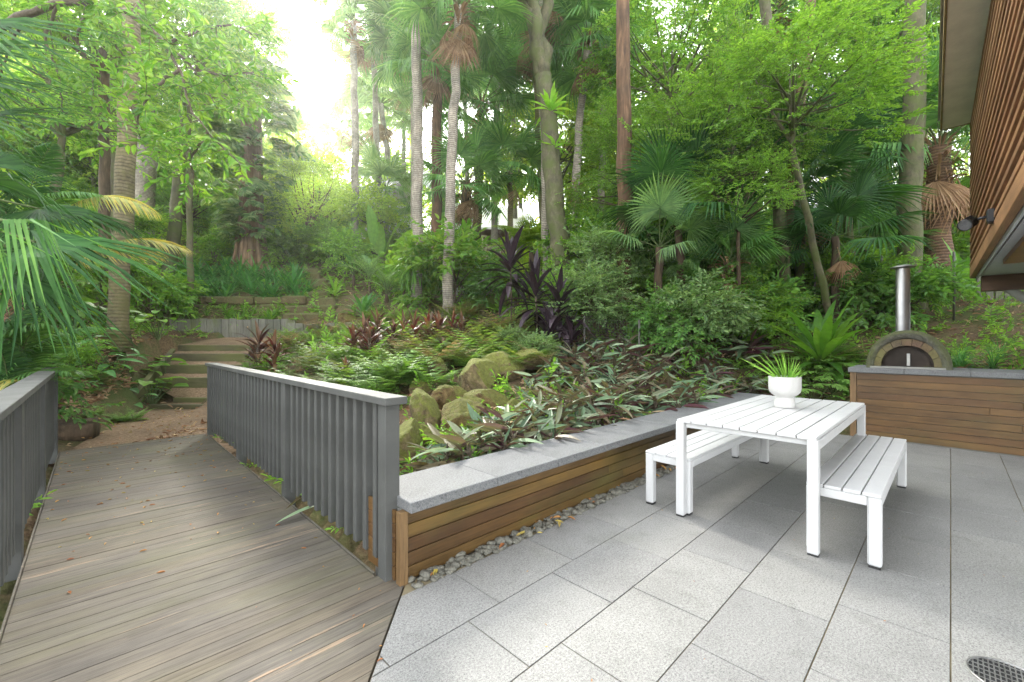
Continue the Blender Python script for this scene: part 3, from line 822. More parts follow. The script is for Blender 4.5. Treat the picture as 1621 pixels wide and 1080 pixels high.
# --- patio
mb = MB()
ci = 0; v1 = 2.0
while v1 > -5:
    off = 1.472 if ci % 2 == 0 else 1.27
    k = -9
    while off + .61 * k < 7.6:
        u0, u1 = off + .61 * k, min(off + .61 * (k + 1), 7.60); k += 1
        g = .0027
        poly = [(u0 + g, v1 - .4 + g), (u1 - g, v1 - .4 + g), (u1 - g, v1 - g), (u0 + g, v1 - g)]
        poly = clip_poly(poly, -1, .9, .9 * 2.07 - 1.2 - .008)
        poly = clip_poly(poly, -1, 0, 4.0)
        z = U(-.0012, .0012)
        prism(mb, poly, -.03, z, 0, .0012)
    ci += 1; v1 -= .4
poly = clip_poly([(-4, -5), (7.6, -5), (7.6, 2.1), (-4, 2.1)], -1, .9, .9 * 2.07 - 1.2 - .004)
prism(mb, poly, -.08, -.006, 1)
o = ob('patio', mb.mesh('patio', [M['paver'], M['joint']])); o.rotation_euler = (0, 0, ANG); tag(o, kind='structure')

# --- footbridge deck
mb = MB(); v = -.1
while v < 7.43:
    w = .088; g = .0022
    lo = -.30 if v > 1.7 else -2.2
    hi = 1.135 if v > 2.25 else 3
    a = lo
    while a < min(hi, 1.6):
        b = a + U(1.1, 2.4) if random.random() < .35 else hi
        poly = [(a + .001, v), (min(b, hi) - .001, v), (min(b, hi) - .001, v + w), (a + .001, v + w)]
        poly = clip_poly(poly, 1, -.9, 1.2 - .9 * 2.07 - .006)
        prism(mb, poly, -.035, U(-.001, .0015), 0, .002)
        a = b
    v += w + .0032
mb.box((1.143, 4.85, -.03), (.012, 5.1, .075), .002)
mb.box((-.306, 4.7, -.03), (.010, 5.4, .075), .002)
for uu in (-.1, .45, 1.0): mb.box((uu, 4.8, -.115), (.05, 5.2, .14), 0)
mb.box((.42, 7.445, -.05), (1.45, .03, .11), .002)
o = ob('deck', mb.mesh('deck', M['deck'])); o.rotation_euler = (0, 0, ANG); tag(o, kind='structure')

# --- railings
def railing(label, u, side):
    root = thing('railing', label, 'railing', W(u, 2.22), ANG)
    posts = [0.0, 1.75, 3.40, 5.16]
    ob('cap_rail', MB().box((0, 2.56, .998), (.135, 5.30, .042), .003).mesh('cap rail', M['rail']), root)
    pm = MB().box((0, 0, .434), (.088, .088, 1.085), .003).mesh('rail post', M['rail'])
    for p in posts: ob('post', pm, root, (0, p, 0))
    bmx = MB().box((0, 0, .52), (.066, .044, .908), .004).mesh('baluster', M['rail'])
    bs = [p0 + (p1 - p0) * k / 13 for p0, p1 in zip(posts[:-1], posts[1:]) for k in range(1, 13)]
    for b in bs: ob('baluster', bmx, root, (side * .012, b + U(-.002, .002), U(-.004, .004)))
    ob('bottom_rail', MB().box((side * .045, 2.58, .22), (.022, 5.1, .05), .002).box((side * .045, 2.58, .86), (.022, 5.1, .05), .002).mesh('bottom rail', M['rail']), root)
railing('grey baluster railing on the right side of the boardwalk beside the garden bed', 1.19, 1)
railing('grey baluster railing on the left side of the boardwalk under the palm fronds', -.36, -1)

# --- seat wall
root = thing('seat_wall', 'low timber clad wall with grey granite coping between patio and planting', 'garden wall', W(1.2, 2.1), ANG)
ob('wall_core', MB().box((3.3, .19, .10), (6.56, .30, .58)).mesh('wall core', M['slab']), root)
mb = MB(); z = .0
while z < .38:
    a = .035
    while a < 6.55:
        b = min(6.55, a + U(1.8, 3.2))
        mb.box(((a + b) / 2, .012 + U(-.0015, .0015), z + .0385), (b - a - .003, .02, .074), .002); a = b
    z += .0785
ob('cladding', mb.mesh('cladding', M['merbau']), root)
mb = MB()
for i in range(5): mb.box((-.005, .21, .0385 + .0785 * i), (.016, .32, .074), .002)
ob('end_cladding', mb.mesh('end cladding', M['merbau_v']), root)
ob('end_post', MB().box((.008, .004, .185), (.05, .045, .42), .002).mesh('end post', M['post']), root)
js = [.015] + [.65 + .61 * k for k in range(10)] + [6.62]
for a, b in zip(js[:-1], js[1:]):
    ob('coping_slab', MB().box((0, 0, 0), (b - a - .003, .47, .06), .004).mesh('coping slab', M['coping']), root, ((a + b) / 2, .16, .428 + U(-.0008, .0008)))

# --- pebbles along the wall
def ico(sub=1):
    bm = bmesh.new(); bmesh.ops.create_icosphere(bm, subdivisions=sub, radius=1)
    v = np.array([x.co[:] for x in bm.verts]); f = np.array([[x.index for x in q.verts] for q in bm.faces]); bm.free()
    return v, f
iv, if_ = ico(2)
mb = MB(); n = 1500
var = []
for k in range(6):
    vv = iv * (1 + .16 * np.array([mnoise.noise(Vector(p) * 1.3 + Vector((k * 9, 0, 0))) for p in iv]))[:, None]
    var.append(vv)
uu = RNG.uniform(1.24, 7.55, n); vv_ = RNG.uniform(1.995, 2.105, n); ss = RNG.gamma(6, .0026, n).clip(.007, .034)
for k in range(6):
    q = np.arange(n) % 6 == k
    R = rotZ(RNG.uniform(0, 6.28, q.sum())) @ rotX(RNG.normal(0, .3, q.sum()))
    R = R * np.stack([np.full(q.sum(), 1.25), np.full(q.sum(), .95), np.full(q.sum(), .62)], 1)[:, None, :]
    mb.place([(var[k], [(if_, 0)])], R, np.stack([uu[q], vv_[q], -.012 + RNG.uniform(0, .018, q.sum()) + ss[q] * .4], 1), ss[q])
o = ob('pebbles', mb.mesh('pebbles', M['pebble'], True)); o.rotation_euler = (0, 0, ANG); tag(o, kind='stuff')

# --- table
def leg_mesh(w, h, b):
    return MB().box((0, 0, h / 2 + .004), (w, w, h - .008), b).mesh('leg', M['white'])
T0 = thing('dining_table', 'white slatted outdoor dining table holding the ribbed planter', 'table', W(4.22, 1.015), ANG)
L_, W_, H_ = 2.10, .90, .737
mb = MB(); nsl = 8; sw = (W_ - .012) / nsl
for i in range(nsl):
    mb.box((0, -W_ / 2 + .006 + sw * (i + .5), H_ - .011), (L_, sw - .007, .022), .003)
ob('table_top', mb.mesh('table top', M['white']), T0)
fr = MB()
for s in (-1, 1):
    fr.box((0, s * (W_ / 2 - .022), H_ - .0235 - .030), (L_ - .13, .040, .060), .003)
    fr.box((s * (L_ / 2 - .05), 0, H_ - .0235 - .020), (.035, W_ - .125, .036), .003)
fr.box((0, 0, H_ - .0235 - .013), (.05, W_ - .09, .022), .002)
ob('apron', fr.mesh('apron', M['white']), T0)
lm_ = leg_mesh(.060, H_ - .0235, .004); ft = MB().box((0, 0, .005), (.056, .056, .010), .001).mesh('foot', M['rubber'])
for sx in (-1, 1):
    for sy in (-1, 1):
        l = ob('leg', lm_, T0, (sx * (L_ / 2 - .031), sy * (W_ / 2 - .031), .004)); ob('foot', ft, l, (0, 0, -.004))

def bench(label, u, v, Lb=2.04, Wb=.37, Hb=.435):
    r = thing('bench', label, 'bench', W(u, v), ANG, 'white benches at the table')
    mb = MB(); n_ = 4; s_ = Wb / n_
    for i in range(n_): mb.box((0, -Wb / 2 + s_ * (i + .5), Hb - .010), (Lb, s_ - .007, .020), .004)
    ob('seat', mb.mesh('bench seat', M['white']), r)
    f = MB()
    for s in (-1, 1):
        f.box((0, s * (Wb / 2 - .020), Hb - .0215 - .027), (Lb - .135, .036, .054), .004)
        f.box((s * (Lb / 2 - .022), 0, Hb - .0215 - .027), (.036, Wb - .135, .054), .004)
    ob('apron', f.mesh('bench apron', M['white']), r)
    lm = MB().box((0, 0, (Hb - .022) / 2 + .004), (.066, .066, Hb - .030), .010).mesh('bench leg', M['white'])
    for sx in (-1, 1):
        for sy in (-1, 1):
            l = ob('leg', lm, r, (sx * (Lb / 2 - .034), sy * (Wb / 2 - .034), .004)); ob('foot', ft, l, (0, 0, -.004))
bench('white slatted bench on the open patio side, nearest the pizza oven', 4.27, .462)
bench('white slatted bench between the table and the low timber wall', 4.25, 1.565)

# --- planter on the table
pr = thing('planter', 'white ribbed footed planter on the table top', 'planter', W(4.41, 1.035, H_), 0)
seg = 144; a = np.linspace(0, 2 * PI, seg, endpoint=False)
prof = [(.0, .001), (.072, .001), (.079, .006), (.081, .03), (.079, .06), (.070, .083), (.064, .092), (.075, .102), (.100, .118), (.118, .14), (.125, .165), (.126, .20), (.126, .272), (.124, .2765), (.118, .2765), (.116, .272), (.114, .22), (.0, .215)]
V = []
for r, z in prof:
    flu = .032 if .118 < z < .272 and r > .1165 else 0
    V.append(np.stack([r * (1 - flu * np.abs(np.sin(a * 24))) * np.cos(a), r * (1 - flu * np.abs(np.sin(a * 24))) * np.sin(a), 0 * a + z], 1))
V = np.concatenate(V); n = len(prof)
i = np.arange(n - 1)[:, None] * seg; j = np.arange(seg)[None]; j2 = (j + 1) % seg
f = np.stack([i + j, i + j2, i + seg + j2, i + seg + j], -1).reshape(-1, 4)
ob('pot', MB().add(V, f).mesh('pot', M['pot'], True), pr)
mb = MB(); right = np.array([1, 0, 0.]); 
for k in range(30):
    q = k / 29; an = math.radians(150 - 122 * q); l = (.32 * (1 - q) ** .8 + .11) * .9 * U(.9, 1.08)
    d = np.array([[math.cos(an), U(-.25, .25) - .1, math.sin(an)]])
    v, f = blade(l, .021, 5, spear, 0, .35, .5)
    mb.place([(v, [(f, 0)])], frame(d, (.5, -.6, .4), .25), np.array([[-.05 + .10 * q, U(-.02, .02), .235]]))
sp = thing('palm_sprig', 'cut light green palm leaf standing in the white planter', 'palm leaf', W(4.41, 1.035, H_), 0)
ob('leaf', mb.mesh('palm sprig', M['sprig']), sp)

# --- oven counter
CT = thing('oven_counter', 'timber clad counter with grey granite top under the pizza oven', 'counter', W(7.6, .99), ANG)
mb = MB(); z = .012
while z < .88:
    y = -.075
    while y > -4.4:
        b = max(-4.4, y - U(.9, 2.6)); hh = min(.0855, .894 - z)
        mb.box((.012 + U(-.0015, .0015), (y + b) / 2, z + hh / 2), (.02, y - b - .003, hh - .0035), .002); y = b
    z += .0875
ob('cladding', mb.mesh('counter cladding', M['merbau_v']), CT)
ob('corner_post', MB().box((.03, -.037, .447), (.075, .07, .894), .003).mesh('corner post', M['post']), CT)
mb = MB()
for k in range(10): mb.box((.49, -.012, .012 + .0875 * k + .041), (.84, .02, .082), .002)
ob('end_cladding', mb.mesh('counter end', M['merbau']), CT)
ob('counter_core', MB().box((.47, -2.23, .44), (.88, 4.38, .9)).mesh('counter core', M['slab']), CT)
js = [.02, -.565, -1.16, -1.77, -2.38, -3.0, -3.6, -4.4]
for a_, b_ in zip(js[:-1], js[1:]):
    ob('counter_slab', MB().box((0, 0, 0), (.96, a_ - b_ - .003, .065), .004).mesh('counter slab', M['coping']), CT, (.455, (a_ + b_) / 2, .9275))

# --- pizza oven
OV = thing('pizza_oven', 'mossy domed wood fired pizza oven with steel flue on the granite counter', 'pizza oven', W(7.73, .41, .96), ANG)
def arch(w, h, n=28, p=2.0):
    t = np.linspace(0, PI, n); return np.stack([np.cos(t) * w, np.sin(t) ** .92 * h], 1)
mb = MB(); n = 32; secs = []
xs = [0.0, 0.0, .015, .10, .25, .40, .55, .68, .78, .84, .87]
for k, x in enumerate(xs):
    s = 1.0 if x < .25 else math.sqrt(max(.0, 1 - ((x - .25) / .622) ** 2))
    if k == 0: s = .93
    elif k == 1: s = .985
    if x >= .1: s *= 1.06 if x < .25 else 1.04
    A = arch(.405 * s, .492 * (s ** .8), n)
    A = A + 0.006 * np.array([[mnoise.noise(Vector((x * 6, q[0] * 5, q[1] * 5))), mnoise.noise(Vector((x * 6 + 9, q[0] * 5, q[1] * 5)))] for q in A])
    A[0, 1] = A[-1, 1] = 0
    secs.append(np.column_stack([np.full(n, x), A]))
V = np.concatenate(secs); kk = len(xs)
i = np.arange(kk - 1)[:, None] * n; j = np.arange(n - 1)[None]
f = np.stack([i + j, i + n + j, i + n + j + 1, i + j + 1], -1).reshape(-1, 4)
mb.add(V, f)
# front ring between rim and brickwork, then the throat
O_ = np.column_stack([np.full(n, 0.0), arch(.405 * .93, .492 * .93 ** .8, n)]); I_ = np.column_stack([np.full(n, .006), arch(.335, .405, n)])
Jn = np.column_stack([np.full(n, .10), arch(.335, .405, n)])
V = np.concatenate([O_, I_, Jn]); j = np.arange(n - 1)
mb.add(V, np.concatenate([np.stack([j, j + 1, n + j + 1, n + j], 1), np.stack([n + j, n + j + 1, 2 * n + j + 1, 2 * n + j], 1)]))
ob('dome', mb.mesh('oven dome', M['dome'], True), OV)
mb = MB(); nb = 9
for k in range(nb):
    t0, t1 = PI * k / nb + .007, PI * (k + 1) / nb - .007
    tt = np.linspace(t0, t1, 5); pin = np.stack([np.cos(tt) * .262, .025 + np.sin(tt) ** .92 * .285], 1); pout = np.stack([np.cos(tt) * .333, .025 + np.sin(tt) ** .92 * .372], 1)
    V = np.concatenate([np.column_stack([np.full(5, x), q]) for x in (.012 + U(-.003, .003), .13) for q in (pin, pout)])
    j = np.arange(4)
    F = np.concatenate([np.stack([j, j + 5, j + 6, j + 1], 1), np.stack([5 + j, 15 + j, 16 + j, 6 + j], 1), np.stack([j, j + 1, 11 + j, 10 + j], 1)])
    F = np.concatenate([F, np.array([[0, 10, 15, 5], [4, 9, 19, 14]])])
    mb.add(V, F)
ob('brick_arch', mb.mesh('brick arch', M['brick']), OV)
A = arch(.266, .287, 24); mb = MB()
V = np.concatenate([np.column_stack([np.full(24, .115), A[:, 0], A[:, 1] + .022]), [[.115, 0, .022]]])
j = np.arange(23); mb.add(V, np.stack([j, j + 1, np.full(23, 24)], 1))
A2 = arch(.225, .245, 24)
V = np.concatenate([np.column_stack([np.full(24, .092), A2[:, 0], A2[:, 1] + .026]), np.column_stack([np.full(24, .114), A2[:, 0], A2[:, 1] + .026]), [[.092, 0, .026]]])
mb.add(V, np.stack([j, j + 1, np.full(23, 48)], 1)); mb.add(V, np.stack([j, 24 + j, 25 + j, 1 + j], 1))
d = ob('door', mb.mesh('oven door', M['soot']), OV)
ob('handle', MB().box((.062, -.015, .12), (.014, .036, .165), .003).box((.078, -.015, .08), (.03, .018, .02), .002).box((.078, -.015, .16), (.03, .018, .02), .002).mesh('door handle', M['steel_dull']), d)
ob('hearth', MB().box((.03, 0, .012), (.14, .74, .024), .003).mesh('hearth slab', M['slab']), OV)
fl_ = ob('flue', MB().lathe([(.094, .43), (.094, .475), (.076, .478), (.076, 1.37), (.0755, 1.38)], 40).mesh('flue', M['steel'], True), OV, (.33, .055, 0))
ob('flue_cap', MB().lathe([(.0, 1.435), (.06, 1.428), (.128, 1.405), (.136, 1.396), (.134, 1.390), (.10, 1.386), (.078, 1.375), (.0, 1.375)], 40).mesh('flue cap', M['steel_dull'], True), fl_)

# --- drain
DR = thing('floor_drain', 'round floor drain with black grate set into the paving', 'drain', P(1602, 1078, 900.4 / 538) * np.array([1, 1, 0]), ANG)
ob('ring', MB().lathe([(.124, .0005), (.124, .006), (.121, .0068), (.118, .0065), (.117, .001)], 56).mesh('drain ring', M['steel'], True), DR)
mb = MB()
mb.lathe([(.1165, .0012), (.0, .0012)], 48)
for k in range(-7, 8):
    y = k * .0148; h = math.sqrt(max(0, .116 ** 2 - y * y))
    mb.box((0, y, .0042), (2 * h, .0042, .004), .0008, 1)
for k in range(-3, 4):
    x = k * .031; h = math.sqrt(max(0, .116 ** 2 - x * x)); mb.box((x, 0, .0036), (.003, 2 * h, .0035), .0006, 1)
ob('grate', mb.mesh('drain grate', [M['black'], M['steel_dull']]), DR)

# --- the house on the right
HA = math.atan2(.7126, .7016)
HO = thing('house', 'timber battened upper storey overhanging the patio beside the oven', 'house', (7.05, 6.57, 2.3), HA)
LW_ = 8.5
ob('wall', MB().box((-LW_ / 2, -.10, 1.22), (LW_, .10, 2.40)).box((-.05, -2.6, 1.22), (.10, 4.9, 2.40)).mesh('wall', M['batten_back']), HO)
mb = MB(); z = .20; k = 0
while z < 2.34:
    mb.box((-LW_ / 2, -.018, z), (LW_ - .01, .062, .048), .003); z += .125
for k in range(9): mb.box((-.3 - k * .9, -.042, 1.2), (.05, .010, 2.2), 0, 0)
ob('batten', mb.mesh('battens', M['batten']), HO); HO.children[-1]['kind'] = 'stuff'
ob('bottom_trim', MB().box((-LW_ / 2, -.018, .075), (LW_ - .01, .06, .15), .004).mesh('trim board', M['batten']), HO)
ob('corner_trim', MB().box((.018, -.03, 1.15), (.03, .075, 2.32), .003).mesh('corner trim', M['darkbeam']), HO)
ob('ceiling', MB().box((-LW_ / 2, -2.55, .013), (LW_ - .02, 4.9, .022)).box((-LW_ / 2, -.062, -.004), (LW_ - .02, .02, .05), .002).mesh('ceiling sheet', M['ceil']), HO)
ob('beam', MB().box((-.10, -2.4, -.115), (.16, 4.6, .225), .004).mesh('end beam', M['darkbeam']), HO)
ob('ceiling_panel', MB().box((-3.2, -.85, -.03), (2.5, 1.35, .06), .004).mesh('varnished panel', M['redwood']), HO)
ob('downlight', MB().lathe([(.075, 0), (.072, -.006), (.055, -.007), (.052, .002), (0, .002)], 32).mesh('downlight ring', M['pot'], True), HO, (-1.41, -.28, .0))
ob('strut', MB().tube([(-.1, -.36, -.2), (-.1, -1.9, -1.75)], .055, 12).mesh('strut', M['slab'], True), HO)
ob('soffit', MB().box((-LW_ / 2 + .05, .10, 2.435), (LW_ + .1, .42, .03), .003).mesh('soffit sheet', M['soffit']), HO)
ob('fascia', MB().box((-LW_ / 2 + .05, .322, 2.49), (LW_ + .1, .022, .17), .003).box((.112, .10, 2.49), (.02, .44, .16), .003).mesh('fascia board', M['fascia']), HO)
rfm = MB(); rfm.add([(-LW_, .36, 2.58), (.14, .36, 2.58), (.14, -5, 4.1), (-LW_, -5, 4.1), (-LW_, .36, 2.62), (.14, .36, 2.62), (.14, -5, 4.14), (-LW_, -5, 4.14)], [(3, 2, 1, 0), (4, 5, 6, 7), (0, 1, 5, 4), (1, 2, 6, 5), (2, 3, 7, 6), (3, 0, 4, 7)])
ob('roof', rfm.mesh('house roof', M['steel_dull']), HO)

# --- spotlight
SL = thing('spotlight', 'black finned spotlight fixed to the timber battens', 'wall lamp', Vector((7.05, 6.57, 2.3)) + Matrix.Rotation(HA, 3, 'Z') @ Vector((-3.62, 0, .20)), HA)
ob('mount', MB().box((0, .028, 0), (.10, .055, .13), .012).mesh('lamp mount', M['black']), SL)
ob('arm', MB().tube([(0, .05, .0), (.0, .085, -.005), (.005, .11, -.01)], .013, 10).mesh('lamp arm', M['black'], True), SL)
hd = ob('head', MB().lathe([(.0, -.10), (.028, -.10), (.034, -.085), (.048, .06), (.055, .07), (.055, .085), (.048, .086)], 32).mesh('lamp head', M['black'], True), SL, (.0, .17, -.035))
mb = MB()
for k in range(18): mb.box((0, 0, 0), (.001, .001, .001)) if False else mb.box((math.cos(k * PI / 9) * .046, math.sin(k * PI / 9) * .046, -.01), (.016, .004, .13), .001, 0, k * PI / 9)
ob('fins', mb.mesh('lamp fins', M['black']), hd)
ob('lens', MB().lathe([(.048, .080), (.0, .081)], 32).mesh('lamp lens', M['lens'], True), hd)
hd.rotation_euler = (Vector(Matrix.Rotation(-HA, 3, 'Z') @ Vector((-.85, -.35, -.40)))).to_track_quat('Z', 'Y').to_euler()

# --- garden steps and gravel
mb = MB(); gx0, gx1 = -8.6, -3.6
rows = [(5.0, -5.4, -3.5), (5.6, -5.6, -3.6), (6.2, -5.95, -3.9), (7.0, -6.55, -4.6), (7.8, -7.0, -5.2), (8.6, -7.6, -5.5), (8.9, -7.7, -5.6)]
V = []; nx = 14
for y, a_, b_ in rows:
    for k in range(nx + 1):
        x = a_ + (b_ - a_) * k / nx
        u_, v_ = x * UX[0] + y * UX[1], x * VX[0] + y * VX[1]
        V.append((x, y, max(gz(x, y), -.12) + .05 if v_ > 7.46 else -.10))
V = np.array(V); i = np.arange(len(rows) - 1)[:, None] * (nx + 1); j = np.arange(nx)[None]
f = np.stack([i + j, i + j + 1, i + nx + 2 + j, i + nx + 1 + j], -1).reshape(-1, 4)
mb.add(V, f)
# landing above the steps
V = [(-8.85, 11.28, 1.225), (-7.0, 11.28, 1.225), (-4.9, 11.9, 1.28), (-4.9, 12.2, 1.3), (-7.0, 13.0, 1.44), (-9.3, 13.0, 1.44)]
mb.add(V, [list(range(6))])
o = ob('gravel_path', mb.mesh('gravel path', M['path'], False)); tag(o, kind='structure')

ST = thing('garden_steps', 'mossy timber sleeper steps with gravel treads climbing into the garden', 'steps', (-7.0, 8.6, 0))
def sleeper(x0, x1, y, z0, z1, d=.10):
    return MB().box(((x0 + x1) / 2 + 7.0, y - 8.6 + d / 2, (z0 + z1) / 2), (x1 - x0, d, z1 - z0), .012).mesh('riser', M['sleeper'])
stp = [(-7.35, -5.7, 8.62, -.05, .045), (-7.1, -5.5, 8.95, 0, .14), (-7.86, -5.9, 9.4, .29, .525), (-8.18, -6.2, 9.9, .55, .78), (-8.48, -6.55, 10.5, .80, 1.02), (-8.72, -6.85, 11.15, 1.04, 1.225)]
for s in stp: ob('riser', sleeper(*s), ST)
for a_, b_ in zip(stp[:-1], stp[1:]):
    mb = MB(); y0, y1 = a_[2] + .10, b_[2] + .02
    n1, n2 = 18, 6; g = []
    for p in range(n2 + 1):
        for q in range(n1 + 1):
            t = p / n2
            x = (a_[0] + (b_[0] - a_[0]) * t) * (1 - q / n1) + (a_[1] + (b_[1] - a_[1]) * t) * q / n1
            y = y0 + (y1 - y0) * t
            g.append((x + 7, y - 8.6, a_[4] - .02 + (b_[3] + .04 - a_[4] + .02) * t * .9 + .015 * mnoise.noise(Vector((x * 5, y * 5, 0)))))
    i = np.arange(n2)[:, None] * (n1 + 1); j = np.arange(n1)[None]
    mb.add(g, np.stack([i + j, i + j + 1, i + n1 + 2 + j, i + n1 + 1 + j], -1).reshape(-1, 4))
    ob('tread', mb.mesh('gravel tread', M['path']), ST)
# edging board climbing the left side of the steps
EB = thing('edging_board', 'mossy timber edging board running up the left side of the steps', 'edging', (-7.35, 8.4, 0))
mb = MB()
e = [P(198, 644, 8.2), P(232, 600, 9.0), P(250, 580, 9.7), P(274, 552, 10.9)]
for a_, b_ in zip(e[:-1], e[1:]):
    a_ = a_ - np.array([-7.35, 8.4, 0]); b_ = b_ - np.array([-7.35, 8.4, 0])
    n_ = np.array([b_[1] - a_[1], -(b_[0] - a_[0]), 0]); n_ = n_ / np.linalg.norm(n_) * .045
    V = [a_ - n_, a_ + n_, b_ + n_, b_ - n_]; V = [x - np.array([0, 0, .25]) for x in V] + V
    mb.add(V, [(3, 2, 1, 0), (4, 5, 6, 7), (0, 1, 5, 4), (1, 2, 6, 5), (2, 3, 7, 6), (3, 0, 4, 7)])
ob('board', mb.mesh('edging', M['sleeper']), EB)

# --- paling retaining walls
def paling_wall(label, x0, x1, y0, y1, z0, z1, n):
    r = thing('retaining_wall', label, 'retaining wall', (x0, y0, z0))
    mb = MB(); w = math.hypot(x1 - x0, y1 - y0) / n; a = math.atan2(y1 - y0, x1 - x0)
    for i in range(n):
        t = (i + .5) / n
        mb.box(((x1 - x0) * t, (y1 - y0) * t + U(-.008, .008), (z1 - z0) / 2 - .1 + U(-.02, .02)), (w - .012, .05, z1 - z0 + .2), .006, 0, a)
    ob('palings', mb.mesh('palings', M['paling']), r)
paling_wall('grey upright sleeper wall across the top of the garden steps', -10.4, -6.6, 13.0, 13.05, 1.42, 2.0, 17)
paling_wall('mossy upright sleeper wall right of the steps, behind the red leaved plants', -6.4, -3.0, 12.2, 12.2, 1.2, 1.83, 15)
SW_ = thing('sandstone_wall', 'weathered yellow sandstone wall below the strap leaved border', 'stone wall', (-12.0, 14.4, gz(-9.5, 14.3) - .28))
mb = MB()
for r_ in range(2):
    x = -.2 + (r_ % 2) * .3
    while x < 4.3:
        w = U(.6, 1.1); hh = U(.24, .31); mb.box((x + w / 2, U(-.06, .06), .2 + .27 * r_ + U(-.02, .02)), (w - .02, .32, hh), .05, 0, U(-.05, .05)); x += w
ob('blocks', mb.mesh('sandstone blocks', M['sand_wall']), SW_)
# upper stone stair
US = thing('stone_steps', 'worn earthy stone steps climbing the slope past the border', 'steps', (-7.3, 13.6, 1.9))
for k in range(8):
    t = k / 7; q = P(500 - 14 * t, 500, 13.5 + 4.2 * t); w = 1.75 - .45 * t
    q[2] = max(gz(q[0] - .5, q[1]), gz(q[0] + .5, q[1]), gz(q[0], q[1])) + .06
    ob('step', MB().box((0, 0, 0), (w * U(.9, 1.05), .6, .34), .06).mesh('stone step', M['sand_wall']), US, q - np.array([-7.3, 13.6, 1.9]) - np.array([U(-.1, .1), 0, .12 + U(0, .06)]), (U(-.03, .03), U(-.03, .03), U(-.12, .12)))

# --- log at the end of the left railing
LG = thing('log', 'short rotting log at the far end of the left railing', 'log', (-5.85, 5.75, -.02), 0)
mb = MB().tube([(-.55, -.2, .10), (-.25, -.1, .14), (.0, 0, .15), (.17, .09, .15)], [.14, .17, .165, .15], 22, jit=.09)
ob('wood', mb.mesh('log', M['bark_brown'], True), LG)

# --- wire fences
def wire_fence(label, p0, p1, h, nx, nz, posts=()):
    p0 = np.array(p0, float); p1 = np.array(p1, float)
    r = thing('wire_fence', label, 'fence', p0)
    mb = MB(); d = p1 - p0
    for k in range(nx + 1): mb.tube([d * k / nx, d * k / nx + np.array([0, 0, h])], .0019, 4, cap=False)
    for k in range(nz + 1): mb.tube([np.array([0, 0, h * k / nz]), d + np.array([0, 0, h * k / nz])], .0019, 4, cap=False)
    ob('mesh', mb.mesh('wire mesh', M['wire']), r)
    for t in posts: ob('post', MB().tube([d * t + np.array([0, 0, -.2]), d * t + np.array([0, 0, h + .05])], .022, 8).mesh('fence post', M['wire'], True), r)
p0 = B(925, 8.6); p1 = B(1012, 8.2); wire_fence('rusty wire mesh fence behind the purple backed plants', p0 + np.array([0, 0, .05]), p1 + np.array([0, 0, .05]), .75, 18, 13, (0, 1))
p0 = B(1290, 10.2); p1 = B(1640, 8.9); p1[2] = p0[2] = max(p0[2], p1[2]) + .1; wire_fence('wire mesh fence across the bank behind the pizza oven', p0, p1, 1.25, 66, 16, (0, .33, .66, 1))
# paling fence at far right
PF = thing('paling_fence', 'weathered upright paling fence beyond the wire mesh under the house', 'fence', B(1552, 10.6))
mb = MB(); b0 = B(1552, 10.6)
for k in range(16): mb.box((k * .16, -.06 * k, .55 + U(-.03, .03)), (.135, .03, 1.35), .004, 0, -.36)
ob('palings', mb.mesh('far palings', M['paling']), PF)

# --- picket edging in the middle of the garden
b0 = P(690, 474, 15.5); b1 = P(748, 474, 15.5)
PK = thing('picket_edging', 'small white picket edging in the shade below the distant house', 'fence', b0)
mb = MB()
for k in range(13):
    x = (b1[0] - b0[0]) * k / 12
    mb.box((x, 0, .21), (.045, .015, .46 + .08 * (k % 2)), .004)
mb.box((.66, .012, .12), (1.4, .012, .04)); mb.box((.66, .012, .30), (1.4, .012, .04))
ob('pickets', mb.mesh('pickets', M['picket']), PK)

# --- distant house
HY = 24.0
def hp(px, py, Y=HY): return P(px, py, Y)
o0 = hp(640, 450)
DH = thing('distant_house', 'pale weatherboard house with white roofs and lattice deck up the slope', 'house', o0)
def hbox(name, px0, px1, py0, py1, Y, d, mat, b=0.0, **k):
    a_, b_ = hp(px0, py1, Y), hp(px1, py0, Y)
    c = (a_ + b_) / 2 - o0
    return ob(name, MB().box((c[0], c[1] + d / 2, c[2]), (b_[0] - a_[0], d, b_[2] - a_[2]), b).mesh(name, mat), DH)
hbox('wall', 705, 840, 352, 430, 25.2, 5, M['board_brown'])
# weatherboards as overlapping laps
mb = MB()
a_, b_ = hp(560, 380, 25.0) - o0, hp(664, 302, 25.0) - o0
z = a_[2]
while z < b_[2]:
    mb.box(((a_[0] + b_[0]) / 2, a_[1] + .0, z + .11), (b_[0] - a_[0], .06, .21), .01); z += .215
V = [(a_[0], a_[1], b_[2]), (b_[0] + .2, a_[1], b_[2]), (b_[0] + .2, a_[1], b_[2] + .95), (b_[0] - 1.2, a_[1], b_[2] + .85)]
V = V + [(x, y + .05, z_) for x, y, z_ in V]
mb.add(V, [(0, 1, 2, 3), (7, 6, 5, 4), (0, 4, 5, 1), (1, 5, 6, 2), (2, 6, 7, 3), (3, 7, 4, 0)])
ob('weatherboards', mb.mesh('weatherboards', M['board_mauve']), DH)
hbox('window', 572, 612, 318, 352, 24.95, .05, M['white'])
wn = DH.children[-1]
w2 = hbox('window', 712, 752, 362, 388, 25.1, .06, M['glass'])
